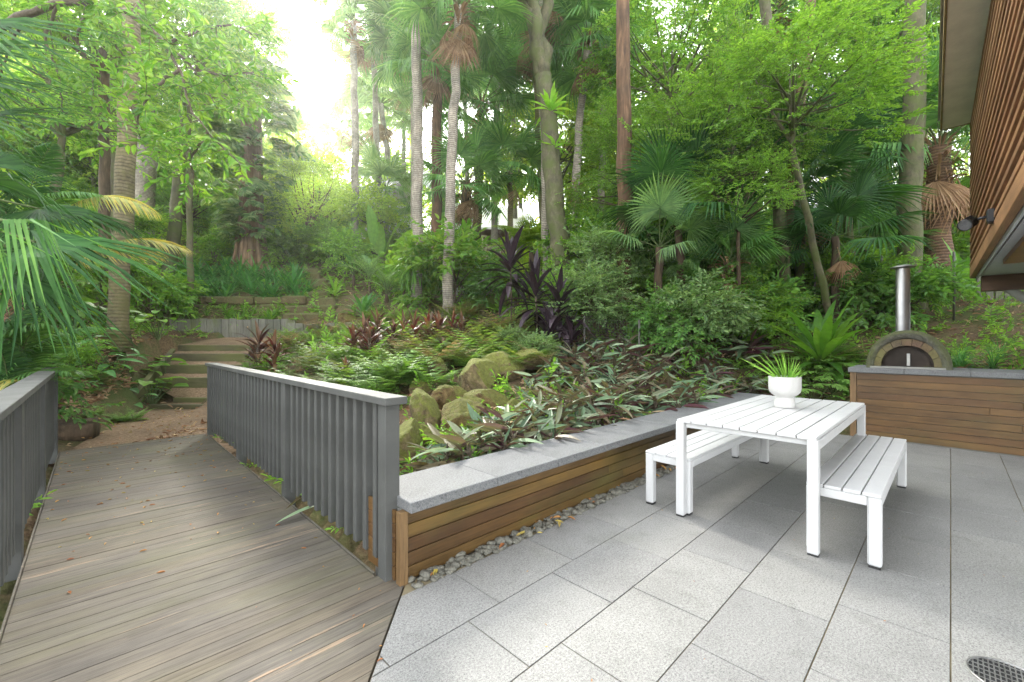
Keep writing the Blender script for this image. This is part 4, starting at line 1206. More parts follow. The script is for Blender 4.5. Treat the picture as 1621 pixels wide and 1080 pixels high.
def roof(name, pl, th=.12):
    v = [hp(*q) - o0 for q in pl]; v = v + [x + np.array([0, 0, th]) for x in v]; n_ = len(pl)
    f = [list(range(n_))[::-1], [n_ + k for k in range(n_)]] + [[k, (k + 1) % n_, n_ + (k + 1) % n_, n_ + k] for k in range(n_)]
    m = MB(); V = np.array(v)
    for q in f: m.add(V[q], [list(range(len(q)))])
    return ob(name, m.mesh(name, M['roof']), DH)
roof('roof', [(690, 362, 23.2), (835, 364, 23.2), (825, 332, 30), (700, 322, 30)])
roof('roof', [(545, 326, 23.6), (655, 282, 23.6), (668, 270, 30), (560, 318, 30)])
roof('roof', [(655, 282, 23.6), (715, 322, 23.6), (722, 305, 30), (668, 270, 30)])
def lattice(px0, px1, py0, py1, Y):
    a_, b_ = hp(px0, py1, Y) - o0, hp(px1, py0, Y) - o0
    mb = MB(); w, h = b_[0] - a_[0], b_[2] - a_[2]; s = .17
    for k in range(int(w / s) + 1): mb.box((a_[0] + k * s, a_[1], a_[2] + h / 2), (.05, .015, h))
    for k in range(int(h / s) + 1): mb.box((a_[0] + w / 2, a_[1] + .017, a_[2] + k * s), (w, .015, .05))
    for k in (0, 1): mb.box((a_[0] + w * k, a_[1] - .02, a_[2] + h / 2), (.1, .05, h + .05)); mb.box((a_[0] + w / 2, a_[1] - .02, a_[2] + h * k), (w, .05, .1))
    ob('lattice', mb.mesh('lattice', M['lattice']), DH)
lattice(622, 700, 372, 425, 23.4); lattice(744, 770, 374, 424, 23.2)
hbox('deck_floor', 615, 800, 424, 432, 23.2, 2.6, M['lattice'])
mb = MB()
for k in range(7):
    q = hp(774 + k * 4.5, 407, 23.2) - o0; mb.box((q[0], q[1], q[2]), (.06, .05, 1.15))
q0, q1 = hp(772, 391, 23.2) - o0, hp(803, 391, 23.2) - o0
mb.box(((q0[0] + q1[0]) / 2, q0[1], q0[2]), (q1[0] - q0[0], .08, .09))
ob('balustrade', mb.mesh('balustrade', M['lattice']), DH)
for px in (625, 668, 712, 737, 795): ob('pier', MB().box((0, 0, 0), (.32, .32, 2.6)).mesh('pier', M['board_brown']), DH, hp(px, 432, 23.6) - o0 + np.array([0, 0, -1.1]))
hbox('underfloor', 618, 800, 432, 462, 25.6, .1, M['batten_back'])
#@@PART3
# ================================================================ trees and palms, from the photograph
def bt(px, Y, dz=0.0): return B(px, Y, dz)

# --- palms in the middle of the picture
fan_palm('tall pale ringed palm left of centre with a staghorn fern on its trunk', bt(660, 13), P(657, -95, 13), .165, 22, 1.15, 'mid', M['bark_pale'], dead=6, bow=.05)
fan_palm('pale ringed palm right of the staghorn trunk, leaning slightly to the right', bt(708, 12), P(727, 12, 12), .15, 20, 1.15, 'mid', M['bark_pale'], dead=7, skirt=.6, bow=-.05)
fan_palm('fan palm with a stringy brown trunk between the two pale palms', bt(690, 15.5), P(692, 95, 15.5), .20, 22, 1.25, 'mid', M['bark_red'], dead=4, skirt=.8)
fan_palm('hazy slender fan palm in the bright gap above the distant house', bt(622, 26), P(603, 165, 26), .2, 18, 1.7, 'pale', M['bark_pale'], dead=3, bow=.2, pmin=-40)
fan_palm('shaggy fan palm in front of the lattice with a crown of long stalks', bt(738, 16), P(737, 290, 16), .23, 22, 1.25, 'mid', M['bark_brown'], dead=7, skirt=1.6)
fan_palm('fan palm behind the shaggy one with hanging brown fronds', bt(752, 19), P(762, 165, 19), .22, 22, 1.6, 'mid', M['bark_grey'], dead=8, skirt=2.0)
fan_palm('slim young fan palm in front of the white roof', bt(808, 17), P(807, 268, 17), .13, 15, 1.25, 'mid', M['bark_olive'], dead=1, pmin=-35)
fan_palm('thin palm trunk just left of the mossy forked tree', bt(866, 14), P(856, -20, 14), .13, 20, 1.25, 'mid', M['bark_pale'], dead=4)
fan_palm('second thin palm trunk tucked behind the mossy forked tree', bt(862, 17.5), P(845, 45, 17.5), .12, 18, 1.4, 'mid', M['bark_olive'], dead=6)
fan_palm('banded leaning palm right of the mossy forked tree', bt(905, 14.5), P(931, 70, 14.5), .15, 24, 1.35, 'mid', M['bark_pale'], dead=3, skirt=.4, bow=-.12)
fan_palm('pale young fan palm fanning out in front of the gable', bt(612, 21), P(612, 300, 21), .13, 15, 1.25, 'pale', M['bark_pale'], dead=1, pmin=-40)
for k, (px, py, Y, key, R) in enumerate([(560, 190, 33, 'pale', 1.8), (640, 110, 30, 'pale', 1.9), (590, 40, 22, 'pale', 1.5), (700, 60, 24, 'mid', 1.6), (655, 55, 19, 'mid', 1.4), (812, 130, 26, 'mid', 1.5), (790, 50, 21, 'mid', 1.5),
                                          (880, 70, 22, 'mid', 1.5), (960, 40, 20, 'mid', 1.4), (905, 200, 28, 'mid', 1.7), (560, 35, 19, 'pale', 1.3), (820, 215, 30, 'mid', 1.7), (735, 120, 30, 'pale', 1.5)]):
    t = P(px, py, Y); b = bt(px + U(-15, 15), Y)
    fan_palm('tall fan palm among the crowded palms beyond the garden', b, t, .17, 20, R, key, M['bark_pale'], 'palms crowded beyond the garden', dead=4, skirt=1.0)

# --- palms on the right
fan_palm('thick brown palm with a ragged skirt behind the oven flue', bt(1485, 11.5), P(1488, 232, 11.5), .30, 24, 1.5, 'mid', M['bark_palm'], dead=4, skirt=1.4, pmin=-25, pmax=80, fl=1.15)
fan_palm('small fan palm with silvery fans beside the dark red trunk', bt(1030, 9.6), P(1044, 392, 9.6), .105, 12, .82, 'pale', M['bark_brown'], dead=0, pmin=-25, bow=.05)
fan_palm('dark fan palm above the small silvery one', bt(1085, 9.9), P(1072, 330, 9.9), .10, 14, 1.05, 'dark', M['bark_brown'], dead=0, pmin=-45)
fan_palm('short shaggy palm rising behind the purple backed plants', bt(1152, 9.6), P(1153, 415, 9.6), .12, 13, .8, 'mid', M['bark_brown'], dead=1, skirt=.8, pmin=5, pmax=75)
fan_palm('dark fan palm over the nest fern with wide glossy fans', bt(1270, 10.7), P(1264, 312, 10.7), .11, 16, 1.15, 'dark', M['bark_grey'], dead=1, pmin=-55)
fan_palm('dark fan palm with outspread fans right above the huge nest fern', bt(1322, 9.7), P(1322, 375, 9.7), .09, 12, .92, 'dark', M['bark_brown'], dead=1, pmin=-35)
fan_palm('dark fan palm left of the smooth olive trunk', bt(1350, 11.5), P(1338, 250, 11.5), .12, 13, 1.0, 'dark', M['bark_grey'], dead=2, pmin=-50)
fan_palm('low fan palm in the gap beside the flue', bt(1380, 12), P(1375, 395, 12), .10, 12, .85, 'mid', M['bark_brown'], dead=3, pmin=-40)
fan_palm('tall palm high behind the leafy trees on the right', bt(1235, 15), P(1232, 10, 15), .16, 22, 1.4, 'mid', M['bark_olive'], dead=6, skirt=1)
fan_palm('palm with drooping fans behind the olive trunk near the eave', bt(1460, 15), P(1462, 60, 15), .17, 22, 1.7, 'mid', M['bark_olive'], dead=2)

# --- named trunks
def bare_tree(label, base, tops, r, bark, leaf, kind='big', fork=None, crown_at=None, scale=1.0, group=None, knob=False):
    base = np.asarray(base, float); root = thing('tree', label, 'tree', base, 0, group)
    mb = MB(); n = 14
    f = np.asarray(fork if fork is not None else tops[0], float) - base
    p = trunk_pts(np.array([0, 0, -.2]), f, n, r * .09)
    rr = flare(n, r, r * .78, 1.5)
    mb.tube(p, rr, 16, jit=.025)
    ob('trunk', mb.mesh('trunk', bark, True), root)
    if fork is not None:
        for t in tops:
            t = np.asarray(t, float) - base
            q = trunk_pts(f - np.array([0, 0, r * .6]), t, 9, r * .3)
            ob('limb', MB().tube(q, np.linspace(r * .68, r * .45, 9), 12, jit=.02).mesh('limb', bark, True), root)
    if crown_at is not None:
        cm, lm, rad = random.choice(CR[kind])
        c = np.asarray(crown_at, float) - base
        l = ob('limb', lm, root, c, (0, 0, U(0, 6)), scale); swap_mat(l, bark)
        o = ob('crown', cm, root, c, l.rotation_euler, scale); swap_mat(o, leaf)
    return root
bare_tree('thick mossy tree forking into three limbs, ferns growing on its trunk', bt(895, 12.3), [P(818, -40, 12.3), P(836, -60, 12.0), P(868, -60, 12.6)], .30, M['bark_grey'], M['leaf_mid'], fork=P(860, 120, 12.3))
bare_tree('tall straight tree with red brown flaking bark, dark near its foot', bt(988, 10.5), [P(986, -60, 10.5)], .20, M['bark_red'], M['leaf_mid'])
bare_tree('smooth olive green trunk rising behind the oven flue', bt(1437, 10.6), [P(1451, -80, 10.6)], .25, M['bark_grey'], M['leaf_bright'])
bare_tree('red barked leaning trunk behind the nest fern', bt(1226, 10.2), [P(1290, -60, 11)], .145, M['bark_red'], M['leaf_mid'])
bare_tree('grey trunk touching the red barked one behind the nest fern', bt(1246, 10.0), [P(1208, -50, 10.6)], .15, M['bark_grey'], M['leaf_mid'])
bare_tree('brown trunk in the bright gap left of the flue', bt(1345, 17), [P(1352, -40, 17)], .24, M['bark_red'], M['leaf_bright'])
# left trunks
bare_tree('olive ringed trunk standing in the bank left of the steps', bt(186, 8.8), [P(211, -60, 8.8)], .175, M['bark_olive'], M['leaf_bright'])
bare_tree('wide pale trunk directly behind the olive ringed trunk', bt(180, 13.5), [P(200, -60, 13.5)], .36, M['bark_grey'], M['leaf_bright'])
bare_tree('pale pinkish trunk seen between the olive trunk and the leaning one', bt(228, 17), [P(234, -60, 17)], .36, M['bark_pale'], M['leaf_bright'])
bare_tree('thin leaning grey trunk on the slope left of the climber', bt(266, 16), [P(300, 130, 16)], .22, M['bark_grey'], M['leaf_bright'], kind='long', crown_at=P(312, 60, 16))
bare_tree('slim dark trunk between the fan fronds and the olive trunk', bt(168, 11), [P(164, 80, 11)], .13, M['bark_brown'], M['leaf_bright'], kind='long', crown_at=P(150, 20, 11))
bare_tree('small multi stemmed tree in the hazy light beside the stone steps', bt(486, 20), [P(470, 330, 20), P(487, 320, 20), P(500, 335, 20)], .13, M['bark_red'], M['leaf_lime'], kind='fine', fork=P(484, 385, 20), crown_at=P(490, 320, 20), scale=1.1)

# --- strangler fig with its climber
fb = bt(398, 18)
FG = thing('fig_tree', 'broad fig tree with ropey hanging roots beyond the clipped border', 'tree', fb)
mb = MB()
ft_ = P(396, 120, 18) - fb
for k in range(34):
    a = U(0, 6.28); r0 = U(.35, .8); r1 = U(.15, .35)
    n = 9; t = np.linspace(0, 1, n)[:, None]; h = ft_[2] * U(.5, 1.0)
    rr = r1 + (r0 - r1) * (1 - t) ** 3; aa = a + .5 * t * U(-1, 1)
    p = np.concatenate([np.cos(aa) * rr, np.sin(aa) * rr, t * h - .2], 1) + RNG.normal(0, .02, (n, 3))
    mb.tube(p, np.linspace(U(.06, .15), U(.03, .08), n), 7, cap=False)
mb.tube([(0, 0, -.2), (0, 0, ft_[2])], [.5, .35], 12)
ob('trunk', mb.mesh('fig trunk', M['root'], True), FG)
cm, lm, rad = CR['big'][0]
l = ob('limb', lm, FG, ft_ + np.array([-.6, 0, .9]), None, .8); c = ob('crown', cm, FG, ft_ + np.array([-.6, 0, .9]), None, .8); swap_mat(c, M['leaf_bright'])
CLM = thing('climber', 'large grey green split leaved climber clothing the fig trunk', 'climbing plant', fb)
ml = MB()
mpin = pinnate_mb(.60, 8, .30, .085, .1, .7, 62, .5, 3, .12, .007, strap, -.1)
vv, ff = blade(.58, .14, 7, lance, .1, .7, .1); mpin.add(vv, ff)
K = 400; zz = RNG.uniform(1.1, ft_[2] + .6, K); aa = RNG.uniform(0, 6.28, K)
prof_r = np.interp(zz, [1.2, 2.5, 5, ft_[2] * .75, ft_[2] + .6], [.6, .8, .95, 1.1, .9]) * RNG.uniform(.5, 1.2, K) * (1 + .28 * np.sin(aa * 2 + zz * 1.3) + .15 * np.sin(zz * 2.9 + aa))
d = np.stack([np.cos(aa) * .8, np.sin(aa) * .8, RNG.uniform(-.35, .4, K)], 1)
ml.place(mpin, frame(d, jit=.35), np.stack([np.cos(aa) * prof_r, np.sin(aa) * prof_r, zz], 1), RNG.uniform(.8, 1.9, K))
ob('leaves', ml.mesh('climber leaves', [M['monstera'], M['stem']]), CLM)

# --- leafy trees, right side
tree('leafy_tree', 'slender tree with glossy light leaves spreading in front of the olive trunk', bt(1325, 9.4), P(1255, 150, 9), 'big', .075, M['bark_grey'], M['leaf_mid'], scale=.82, squash=.75, var=0, rz=1)
tree('leafy_tree', 'bright crown of small leaves left of the slender light leaved tree', bt(1120, 10.5), P(1128, 215, 10.5), 'fine', .09, M['bark_grey'], M['leaf_mid'], scale=.85, squash=1.15)
tree('leafy_tree', 'bright leafy tree filling the top right between the red trunk and the palms', bt(1070, 13), P(1065, 90, 13), 'big', .12, M['bark_grey'], M['leaf_bright'], scale=1.0)
tree('leafy_tree', 'tall leafy tree behind the small leaved crowns, right of the red trunk', bt(1165, 15), P(1160, 60, 15), 'big', .14, M['bark_grey'], M['leaf_bright'], scale=1.15)
tree('leafy_tree', 'deep green tree with fine leaves hanging beside the red brown trunk', bt(1040, 12), P(1028, 265, 12), 'fine', .09, M['bark_brown'], M['leaf_mid'], scale=.9)
tree('leafy_tree', 'high crown of pale leaves reaching behind the eave of the house', bt(1400, 14), P(1395, 80, 14), 'big', .13, M['bark_grey'], M['leaf_bright'], scale=.95)
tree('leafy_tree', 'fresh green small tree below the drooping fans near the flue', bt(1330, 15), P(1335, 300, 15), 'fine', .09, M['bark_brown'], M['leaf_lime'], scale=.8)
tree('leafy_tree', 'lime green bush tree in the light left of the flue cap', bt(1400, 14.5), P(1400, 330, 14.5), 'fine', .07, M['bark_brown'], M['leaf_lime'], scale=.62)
tree('leafy_tree', 'dark glossy small tree behind the shaggy palm', bt(1172, 9.3), P(1168, 310, 9.3), 'fine', .05, M['bark_brown'], M['leaf_mid'], scale=.5, squash=.9)
# --- leafy trees, left and middle
tree('leafy_tree', 'light leaved tree hanging over the top left behind the fan fronds', bt(60, 10), P(95, 120, 10), 'long', .12, M['bark_grey'], M['leaf_bright'], scale=1.0)
tree('leafy_tree', 'airy bright tree over the slope between the olive trunk and the climber', bt(300, 13.5), P(300, 95, 13.5), 'big', .10, M['bark_grey'], M['leaf_bright'], scale=.85)
tree('leafy_tree', 'backlit bright crown above the climber at the edge of the gap', bt(385, 21), P(375, 50, 21), 'big', .16, M['bark_grey'], M['leaf_bright'], scale=1.0)
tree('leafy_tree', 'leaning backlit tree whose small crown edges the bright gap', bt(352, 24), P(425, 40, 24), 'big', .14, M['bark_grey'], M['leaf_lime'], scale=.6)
tree('leafy_tree', 'dark bushy tree on the slope behind the thin leaning trunk', bt(300, 19), P(300, 310, 19), 'fine', .10, M['bark_brown'], M['leaf_dark'], scale=.75)
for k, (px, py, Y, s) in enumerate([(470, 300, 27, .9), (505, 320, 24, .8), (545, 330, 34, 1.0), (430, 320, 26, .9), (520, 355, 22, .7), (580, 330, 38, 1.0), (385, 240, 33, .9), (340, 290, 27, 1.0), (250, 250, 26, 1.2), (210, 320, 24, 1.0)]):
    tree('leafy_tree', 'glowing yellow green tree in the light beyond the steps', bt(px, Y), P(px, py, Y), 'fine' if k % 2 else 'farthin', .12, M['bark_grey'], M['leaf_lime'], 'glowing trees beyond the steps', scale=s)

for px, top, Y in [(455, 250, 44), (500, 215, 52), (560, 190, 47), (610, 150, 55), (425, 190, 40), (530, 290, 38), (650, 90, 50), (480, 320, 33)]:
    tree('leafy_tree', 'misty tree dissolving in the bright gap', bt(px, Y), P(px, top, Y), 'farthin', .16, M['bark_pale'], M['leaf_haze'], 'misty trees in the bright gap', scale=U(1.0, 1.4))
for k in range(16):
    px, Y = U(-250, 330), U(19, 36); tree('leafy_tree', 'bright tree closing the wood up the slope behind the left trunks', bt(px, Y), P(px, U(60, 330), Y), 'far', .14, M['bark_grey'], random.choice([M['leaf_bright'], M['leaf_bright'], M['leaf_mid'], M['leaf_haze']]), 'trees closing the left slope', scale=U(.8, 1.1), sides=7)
for k in range(14):
    px, Y = U(880, 1500), U(18, 34); tree('leafy_tree', 'light green tree closing the wood behind the right hand palms', bt(px, Y), P(px, U(120, 330), Y), 'far', .14, M['bark_grey'], random.choice([M['leaf_lime'], M['leaf_bright'], M['leaf_haze']]), 'trees closing the right slope', scale=U(.8, 1.1), sides=7)
# --- overhanging branches from the big tree out of the frame on the left
OT = thing('overhanging_tree', 'tree at the left edge whose mossy limb and leafy branches cross the top', 'tree', bt(-230, 6.2))
ob_ = np.array(OT.location)
ob('trunk', MB().tube(np.array([ob_ + (0, 0, -.2), P(-220, 300, 6.2), P(-150, 120, 6.2), P(-40, 60, 6.2)]) - ob_, [.3, .25, .2, .14], 12, jit=.03).mesh('trunk', M['bark_grey'], True), OT)
BR = [[(-40, 60, 6.2), (40, 25, 6.1), (95, 4, 6), (140, 2, 6), (210, 22, 5.9), (265, 70, 5.8), (310, 110, 5.7), (345, 175, 5.7)],
      [(210, 22, 5.9), (250, 55, 5.6), (285, 110, 5.5), (300, 170, 5.4), (330, 210, 5.4), (380, 260, 5.3)],
      [(95, 4, 6), (70, 60, 6.2), (95, 120, 6.3), (100, 190, 6.4)], [(140, 2, 6), (160, 40, 6.4), (185, 75, 6.6), (215, 110, 6.6)],
      [(265, 70, 5.8), (320, 45, 6.2), (375, 40, 6.4), (410, 60, 6.6)], [(40, 25, 6.1), (10, 90, 6.6), (-10, 150, 6.8), (20, 210, 6.9)],
      [(285, 110, 5.5), (240, 140, 5.4), (215, 190, 5.3), (225, 230, 5.3)], [(310, 110, 5.7), (360, 120, 5.9), (420, 110, 6.1)], [(210, 22, 5.9), (240, -20, 6.2), (310, -40, 6.4), (380, -10, 6.6)],
      [(140, 2, 6), (120, 60, 6.8), (150, 130, 7), (140, 200, 7)], [(330, 210, 5.4), (300, 250, 5.6), (310, 300, 5.7)]]
bm_ = MB(); lf = MB()
for k, b in enumerate(BR):
    p = np.array([P(*q) for q in b]); n = len(p)
    t = np.linspace(0, n - 1, n * 5)
    pp = np.stack([np.interp(t, np.arange(n), p[:, i]) for i in range(3)], 1); pp[1:-1] = (pp[:-2] + pp[1:-1] * 2 + pp[2:]) / 4
    pp[1:-1] += RNG.normal(0, .008, pp[1:-1].shape)
    bm_.tube(pp - ob_, np.linspace(.06 if k == 0 else .022, .006, len(pp)), 7, cap=False)
    m = int(len(pp) * .85); tq = RNG.uniform(.25 if k else .35, 1, m) * (len(pp) - 1)
    pos = np.stack([np.interp(tq, np.arange(len(pp)), pp[:, i]) for i in range(3)], 1)
    d = RNG.normal(0, 1, (m, 3)) * np.array([1, .8, .5]) + np.array([.4, -.1, -.35])
    for s in range(4):
        q = np.arange(m) % 4 == s
        lf.place(SPR['mid'][s], frame(d[q], jit=.3), pos[q] - ob_, RNG.uniform(.8, 1.25, q.sum()))
ob('limb', bm_.mesh('limb', M['twig'], True), OT)
ob('leaves', lf.mesh('overhanging leaves', [M['leaf_over'], M['twig']]), OT)
# a branch of the slender right hand tree reaching to the left
# --- background wood
k = 0
random.seed(21)
while k < 62:
    px, Y = U(-450, 2050), 21 + 40 * random.random() ** 1.2
    if 330 < px < 640:
        if Y < 26: continue
        top = U(345, 400) if 400 < px < 620 else U(240, 330)
    elif 640 < px < 860 and Y < 31: continue
    else: top = U(-20, 260) if random.random() < .6 else U(250, 370)
    b = bt(px, Y); t = P(px, top, Y)
    if t[2] - b[2] < 3.2 * .9: t[2] = b[2] + U(3, 5)
    s = U(.75, 1.25)
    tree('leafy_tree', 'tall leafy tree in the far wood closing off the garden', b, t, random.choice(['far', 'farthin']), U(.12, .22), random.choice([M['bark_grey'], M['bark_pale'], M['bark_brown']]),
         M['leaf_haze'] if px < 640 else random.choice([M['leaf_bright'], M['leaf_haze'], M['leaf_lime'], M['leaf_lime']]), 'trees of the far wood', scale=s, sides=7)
    k += 1

# ================================================================ left foreground palms
LP = thing('fan_palm', 'large fan palm leaning in from the left edge over the railing', 'palm tree', bt(-120, 4.6))
lb = np.array(LP.location); lt_ = P(-95, 300, 4.6) - lb
ob('trunk', MB().tube(trunk_pts(np.array([0, 0, -.2]), lt_, 8, .02), flare(8, .17, .15), 12, jit=.03).mesh('trunk', M['bark_brown'], True), LP)
BIG = [fan_mesh('large fan', 1.3, 38, 1.0, 115, .35, .35, M['palm_dark'], split=.42, rp=.016), fan_mesh('large fan', 1.3, 34, 1.1, 100, .6, .5, M['palm_dark'], split=.4, rp=.016), fan_mesh('large fan', 1.2, 26, 1.1, 85, .8, .7, M['palm_mid'], split=.35, hang=.85, rp=.016)]
def frond_to(root, me, frm, to, sc, roll=0.0, name='frond'):
    """frond whose axis points from one world point to another"""
    d = Vector(np.asarray(to, float) - np.asarray(frm, float)).normalized()
    R = d.to_track_quat('X', 'Z').to_matrix() @ Matrix.Rotation(roll, 3, 'X')
    o = ob(name, me, root, np.asarray(frm, float) - np.array(root.location), None, sc); o.rotation_euler = R.to_euler(); return o
ltw = lt_ + lb
EDGE = [fan_mesh('narrow fan', 1.5, 12, 1.0, 36, .30, .2, M['palm_dark'], split=.34, rp=.016), fan_mesh('narrow fan', 1.5, 17, 1.0, 58, .45, .4, M['palm_dark'], split=.36, rp=.016)]
for frm, to, m, s, ro in [((-150, 10, 4.2), (130, 75, 4.0), EDGE[0], .80, .9), ((-170, 60, 4.0), (110, 110, 4.0), EDGE[0], .66, 1.1), ((-160, 130, 3.8), (60, 135, 3.7), EDGE[1], .58, .7), ((-140, 190, 4.0), (80, 185, 3.9), EDGE[0], .62, .8),
                          ((-100, 280, 4.6), (110, 290, 4.2), EDGE[1], .72, -.3), ((-60, 350, 4.4), (150, 410, 4.2), EDGE[1], .92, .5), ((-90, 320, 4.4), (100, 380, 4.5), EDGE[0], .85, .3), ((-80, 360, 4.0), (60, 470, 3.9), EDGE[1], .75, 0)]:
    frond_to(LP, m, P(*frm), P(*to), s, ro)
HANG = fan_mesh('folded fan', 1.2, 12, .9, 60, .8, .7, M['palm_mid'], split=.18, hang=1.0, rp=.016)
frond_to(LP, HANG, P(-170, 356, 3.5), P(60, 352, 3.3), .8, .0)
frond_to(LP, HANG, P(-90, 350, 3.7), P(110, 350, 3.6), .8, .2)
frond_to(LP, BIG[1], ltw, P(60, 330, 4.8), .8, .5)
frond_to(LP, BIG[1], ltw, P(40, 420, 5.0), .85, -.3)
for k in range(9):
    a = U(1.6, 5.0); frond_to(LP, BIG[k % 2], ltw, ltw + np.array([math.cos(a), math.sin(a), U(-.3, .9)]), U(.7, .9), U(-.3, .3))
for k in range(3):
    frond_to(LP, random.choice(FAN['dead']), ltw + (0, 0, -.2), ltw + np.array([.25 * k - .1, -.3, -1]), .8, 0, 'dead_frond')

FP = thing('feather_palm', 'feather leaved palm at the left whose drooping fronds reach past the olive trunk', 'palm tree', bt(20, 6.2))
fbw = np.array(FP.location); ftp = P(25, 400, 6.2)
ob('trunk', MB().tube(trunk_pts(np.array([0, 0, -.2]), ftp - fbw, 8, .02), flare(8, .12, .09), 12, jit=.03).mesh('trunk', M['bark_palm'], True), FP)
PF_ = {k: [pinnate_mb(2.4, 52, .62, .044, a, b, 60, dr, 4, vee=v).mesh('long feather', [M[m], M['stem']]) for a, b, dr, v in ((.55, 1.5, 1.5, .0), (.35, 1.1, 1.3, .1), (.8, 1.7, 1.6, -.15))] for k, m in (('mid', 'palm_mid'), ('yellow', 'palm_yellow'), ('dark', 'palm_dark'))}
frond_to(FP, PF_['yellow'][0], P(95, 345, 6.0), P(250, 330, 6.0), .62, .5)
frond_to(FP, PF_['yellow'][1], P(110, 420, 6.0), P(260, 385, 6.0), .72, .35)
frond_to(FP, PF_['yellow'][0], P(110, 440, 6.2), P(260, 395, 6.1), .66, .7)
frond_to(FP, PF_['mid'][1], ftp, P(150, 280, 5.6), .85, .2)
frond_to(FP, PF_['dark'][0], ftp, P(80, 230, 5.9), .8, -.2)
frond_to(FP, PF_['mid'][2], ftp, P(130, 440, 5.2), .75, .2)
frond_to(FP, PF_['dark'][1], ftp, P(-60, 250, 5.6), .85, 0)
frond_to(FP, PF_['dark'][2], ftp, P(60, 470, 5.0), .8, 0)
frond_to(FP, PF_['mid'][0], ftp, P(-40, 420, 5.0), .85, 0)
for k in range(5):
    a = U(1, 4.5); frond_to(FP, PF_['dark'][k % 3], ftp, ftp + np.array([math.cos(a), math.sin(a), U(0, .8)]), .8, 0)

# low feather palm sprawling over the left railing
GP = thing('feather_palm', 'low young palm with narrow leaflets brushing the left railing cap', 'palm tree', bt(10, 5.0))
gb = np.array(GP.location); gt = gb + np.array([0, 0, .35])
ob('trunk', MB().tube([(0, 0, -.2), (0, 0, .35)], [.1, .08], 10).mesh('trunk', M['bark_brown'], True), GP)
for k, (px, py, Y, s, m) in enumerate([(70, 500, 4.5, .75, 'mid'), (110, 560, 4.4, .7, 'mid'), (40, 480, 4.2, .72, 'dark'), (140, 520, 5.0, .72, 'mid'), (-20, 500, 4.2, .7, 'dark'), (90, 520, 5.4, .75, 'dark'), (60, 560, 3.9, .6, 'yellow')]):
    frond_to(GP, PF_[m][k % 3], gt, P(px, py, Y), s, U(-.3, .3))

# ================================================================ understorey
# elephant ears and ginger on the left bank
def bigleaf(name, label, b, n, L, Wd, pet, mat, prof=heart, cat='plant', group=None, lo=35, hi=78, tilt=.9, nseg=6, wave=.03, lift=0.0):
    r = thing(name, label, cat, b, U(0, 6), group)
    st = MB(); lv = MB(); ys = golden(n)
    for i in range(n):
        q = i / max(1, n - 1); el = math.radians(lo + (hi - lo) * q + U(-6, 6)); p = pet * U(.7, 1.15)
        tip = np.array([math.cos(el) * math.cos(ys[i]), math.cos(el) * math.sin(ys[i]), math.sin(el)]) * p
        st.tube([(0, 0, -.05), tip * .5 + np.array([0, 0, .05 * p]), tip], [.014, .010, .006], 5, cap=False)
        v, f = blade(L * U(.75, 1.15), Wd * U(.8, 1.1), nseg, prof, U(-.1, .25) + lift * el, tilt * U(.6, 1.3), .18, 1.3, wave)
        lv.place([(v, [(f, 0)])], rotZ([ys[i] + U(-.3, .3)]) @ rotX(np.array([U(-.3, .3)])), tip[None])
    ob('stalks', st.mesh('stalks', M['stem']), r); ob('leaves', lv.mesh('leaves', mat), r)
    return r
for px, Y, n, L in [(240, 8.9, 11, .38), (222, 9.4, 9, .34), (262, 9.9, 10, .34), (205, 9.0, 8, .3), (150, 9.6, 10, .36), (118, 9.0, 10, .36), (250, 10.6, 10, .32), (90, 8.4, 9, .35)]:
    bigleaf('elephant_ear', 'bright elephant ear plant on the left bank by the steps', bt(px, Y), n, L, L * .75, .62, M['leaf_mid'], group='elephant ears on the left bank')
for px, Y, n in [(150, 7.9, 13), (178, 8.3, 13), (132, 8.3, 11), (108, 7.9, 12), (200, 8.6, 11), (60, 7.6, 10)]:
    bigleaf('ginger_plant', 'dark glossy broad leaved plant beside the leaf litter left of the steps', bt(px, Y), n, .42, .145, .5, M['clivia'], lance, group='glossy plants on the left bank', lo=15, hi=72, tilt=.9)
bigleaf('banana_plant', 'banana plant with huge pale green leaves below the mauve gable', bt(600, 18.5), 6, 1.75, .5, 1.2, M['nest_pale'], strap, lo=50, hi=84, tilt=.6, nseg=12, lift=.95)
bigleaf('banana_plant', 'smaller banana plant with tilted leaves left of the mauve gable', bt(556, 19), 5, 1.5, .45, 1.0, M['leaf_lime'], strap, lo=40, hi=78, tilt=.7, nseg=12, lift=.9)
bigleaf('banana_plant', 'young banana plant with broad leaves in front of the lattice', bt(640, 19), 6, 1.1, .4, .9, M['leaf_bright'], strap, lo=35, hi=75, tilt=.9, nseg=8, lift=.8)

# border of clivia
CLV = []
for k in range(3):
    CLV.append(rosette(20, .62, .05, 5, 75, 1.1, strap, 5, .25).mesh('strap leaves', [M['clivia'], M['stem']]))
for k in range(70):
    px, Y = U(285, 490), 14.75 + U(0, 2.3)
    r = thing('clivia', 'dark green strap leaved clump in the border above the sandstone wall', 'plant', bt(px, Y), U(0, 6), 'strap leaved border')
    ob('leaves', CLV[k % 3], r, (0, 0, -.03), None, U(1.1, 1.5))
for k in range(26):
    px, Y = U(250, 440), 13.2 + U(0, .8)
    r = thing('strap_clump', 'light green tuft growing along the top of the grey sleeper wall', 'plant', bt(px, Y), U(0, 6), 'tufts above the sleeper wall')
    o = ob('leaves', CLV[k % 3], r, (0, 0, -.02), None, U(.5, .85)); swap_mat(o, M['leaf_bright'])

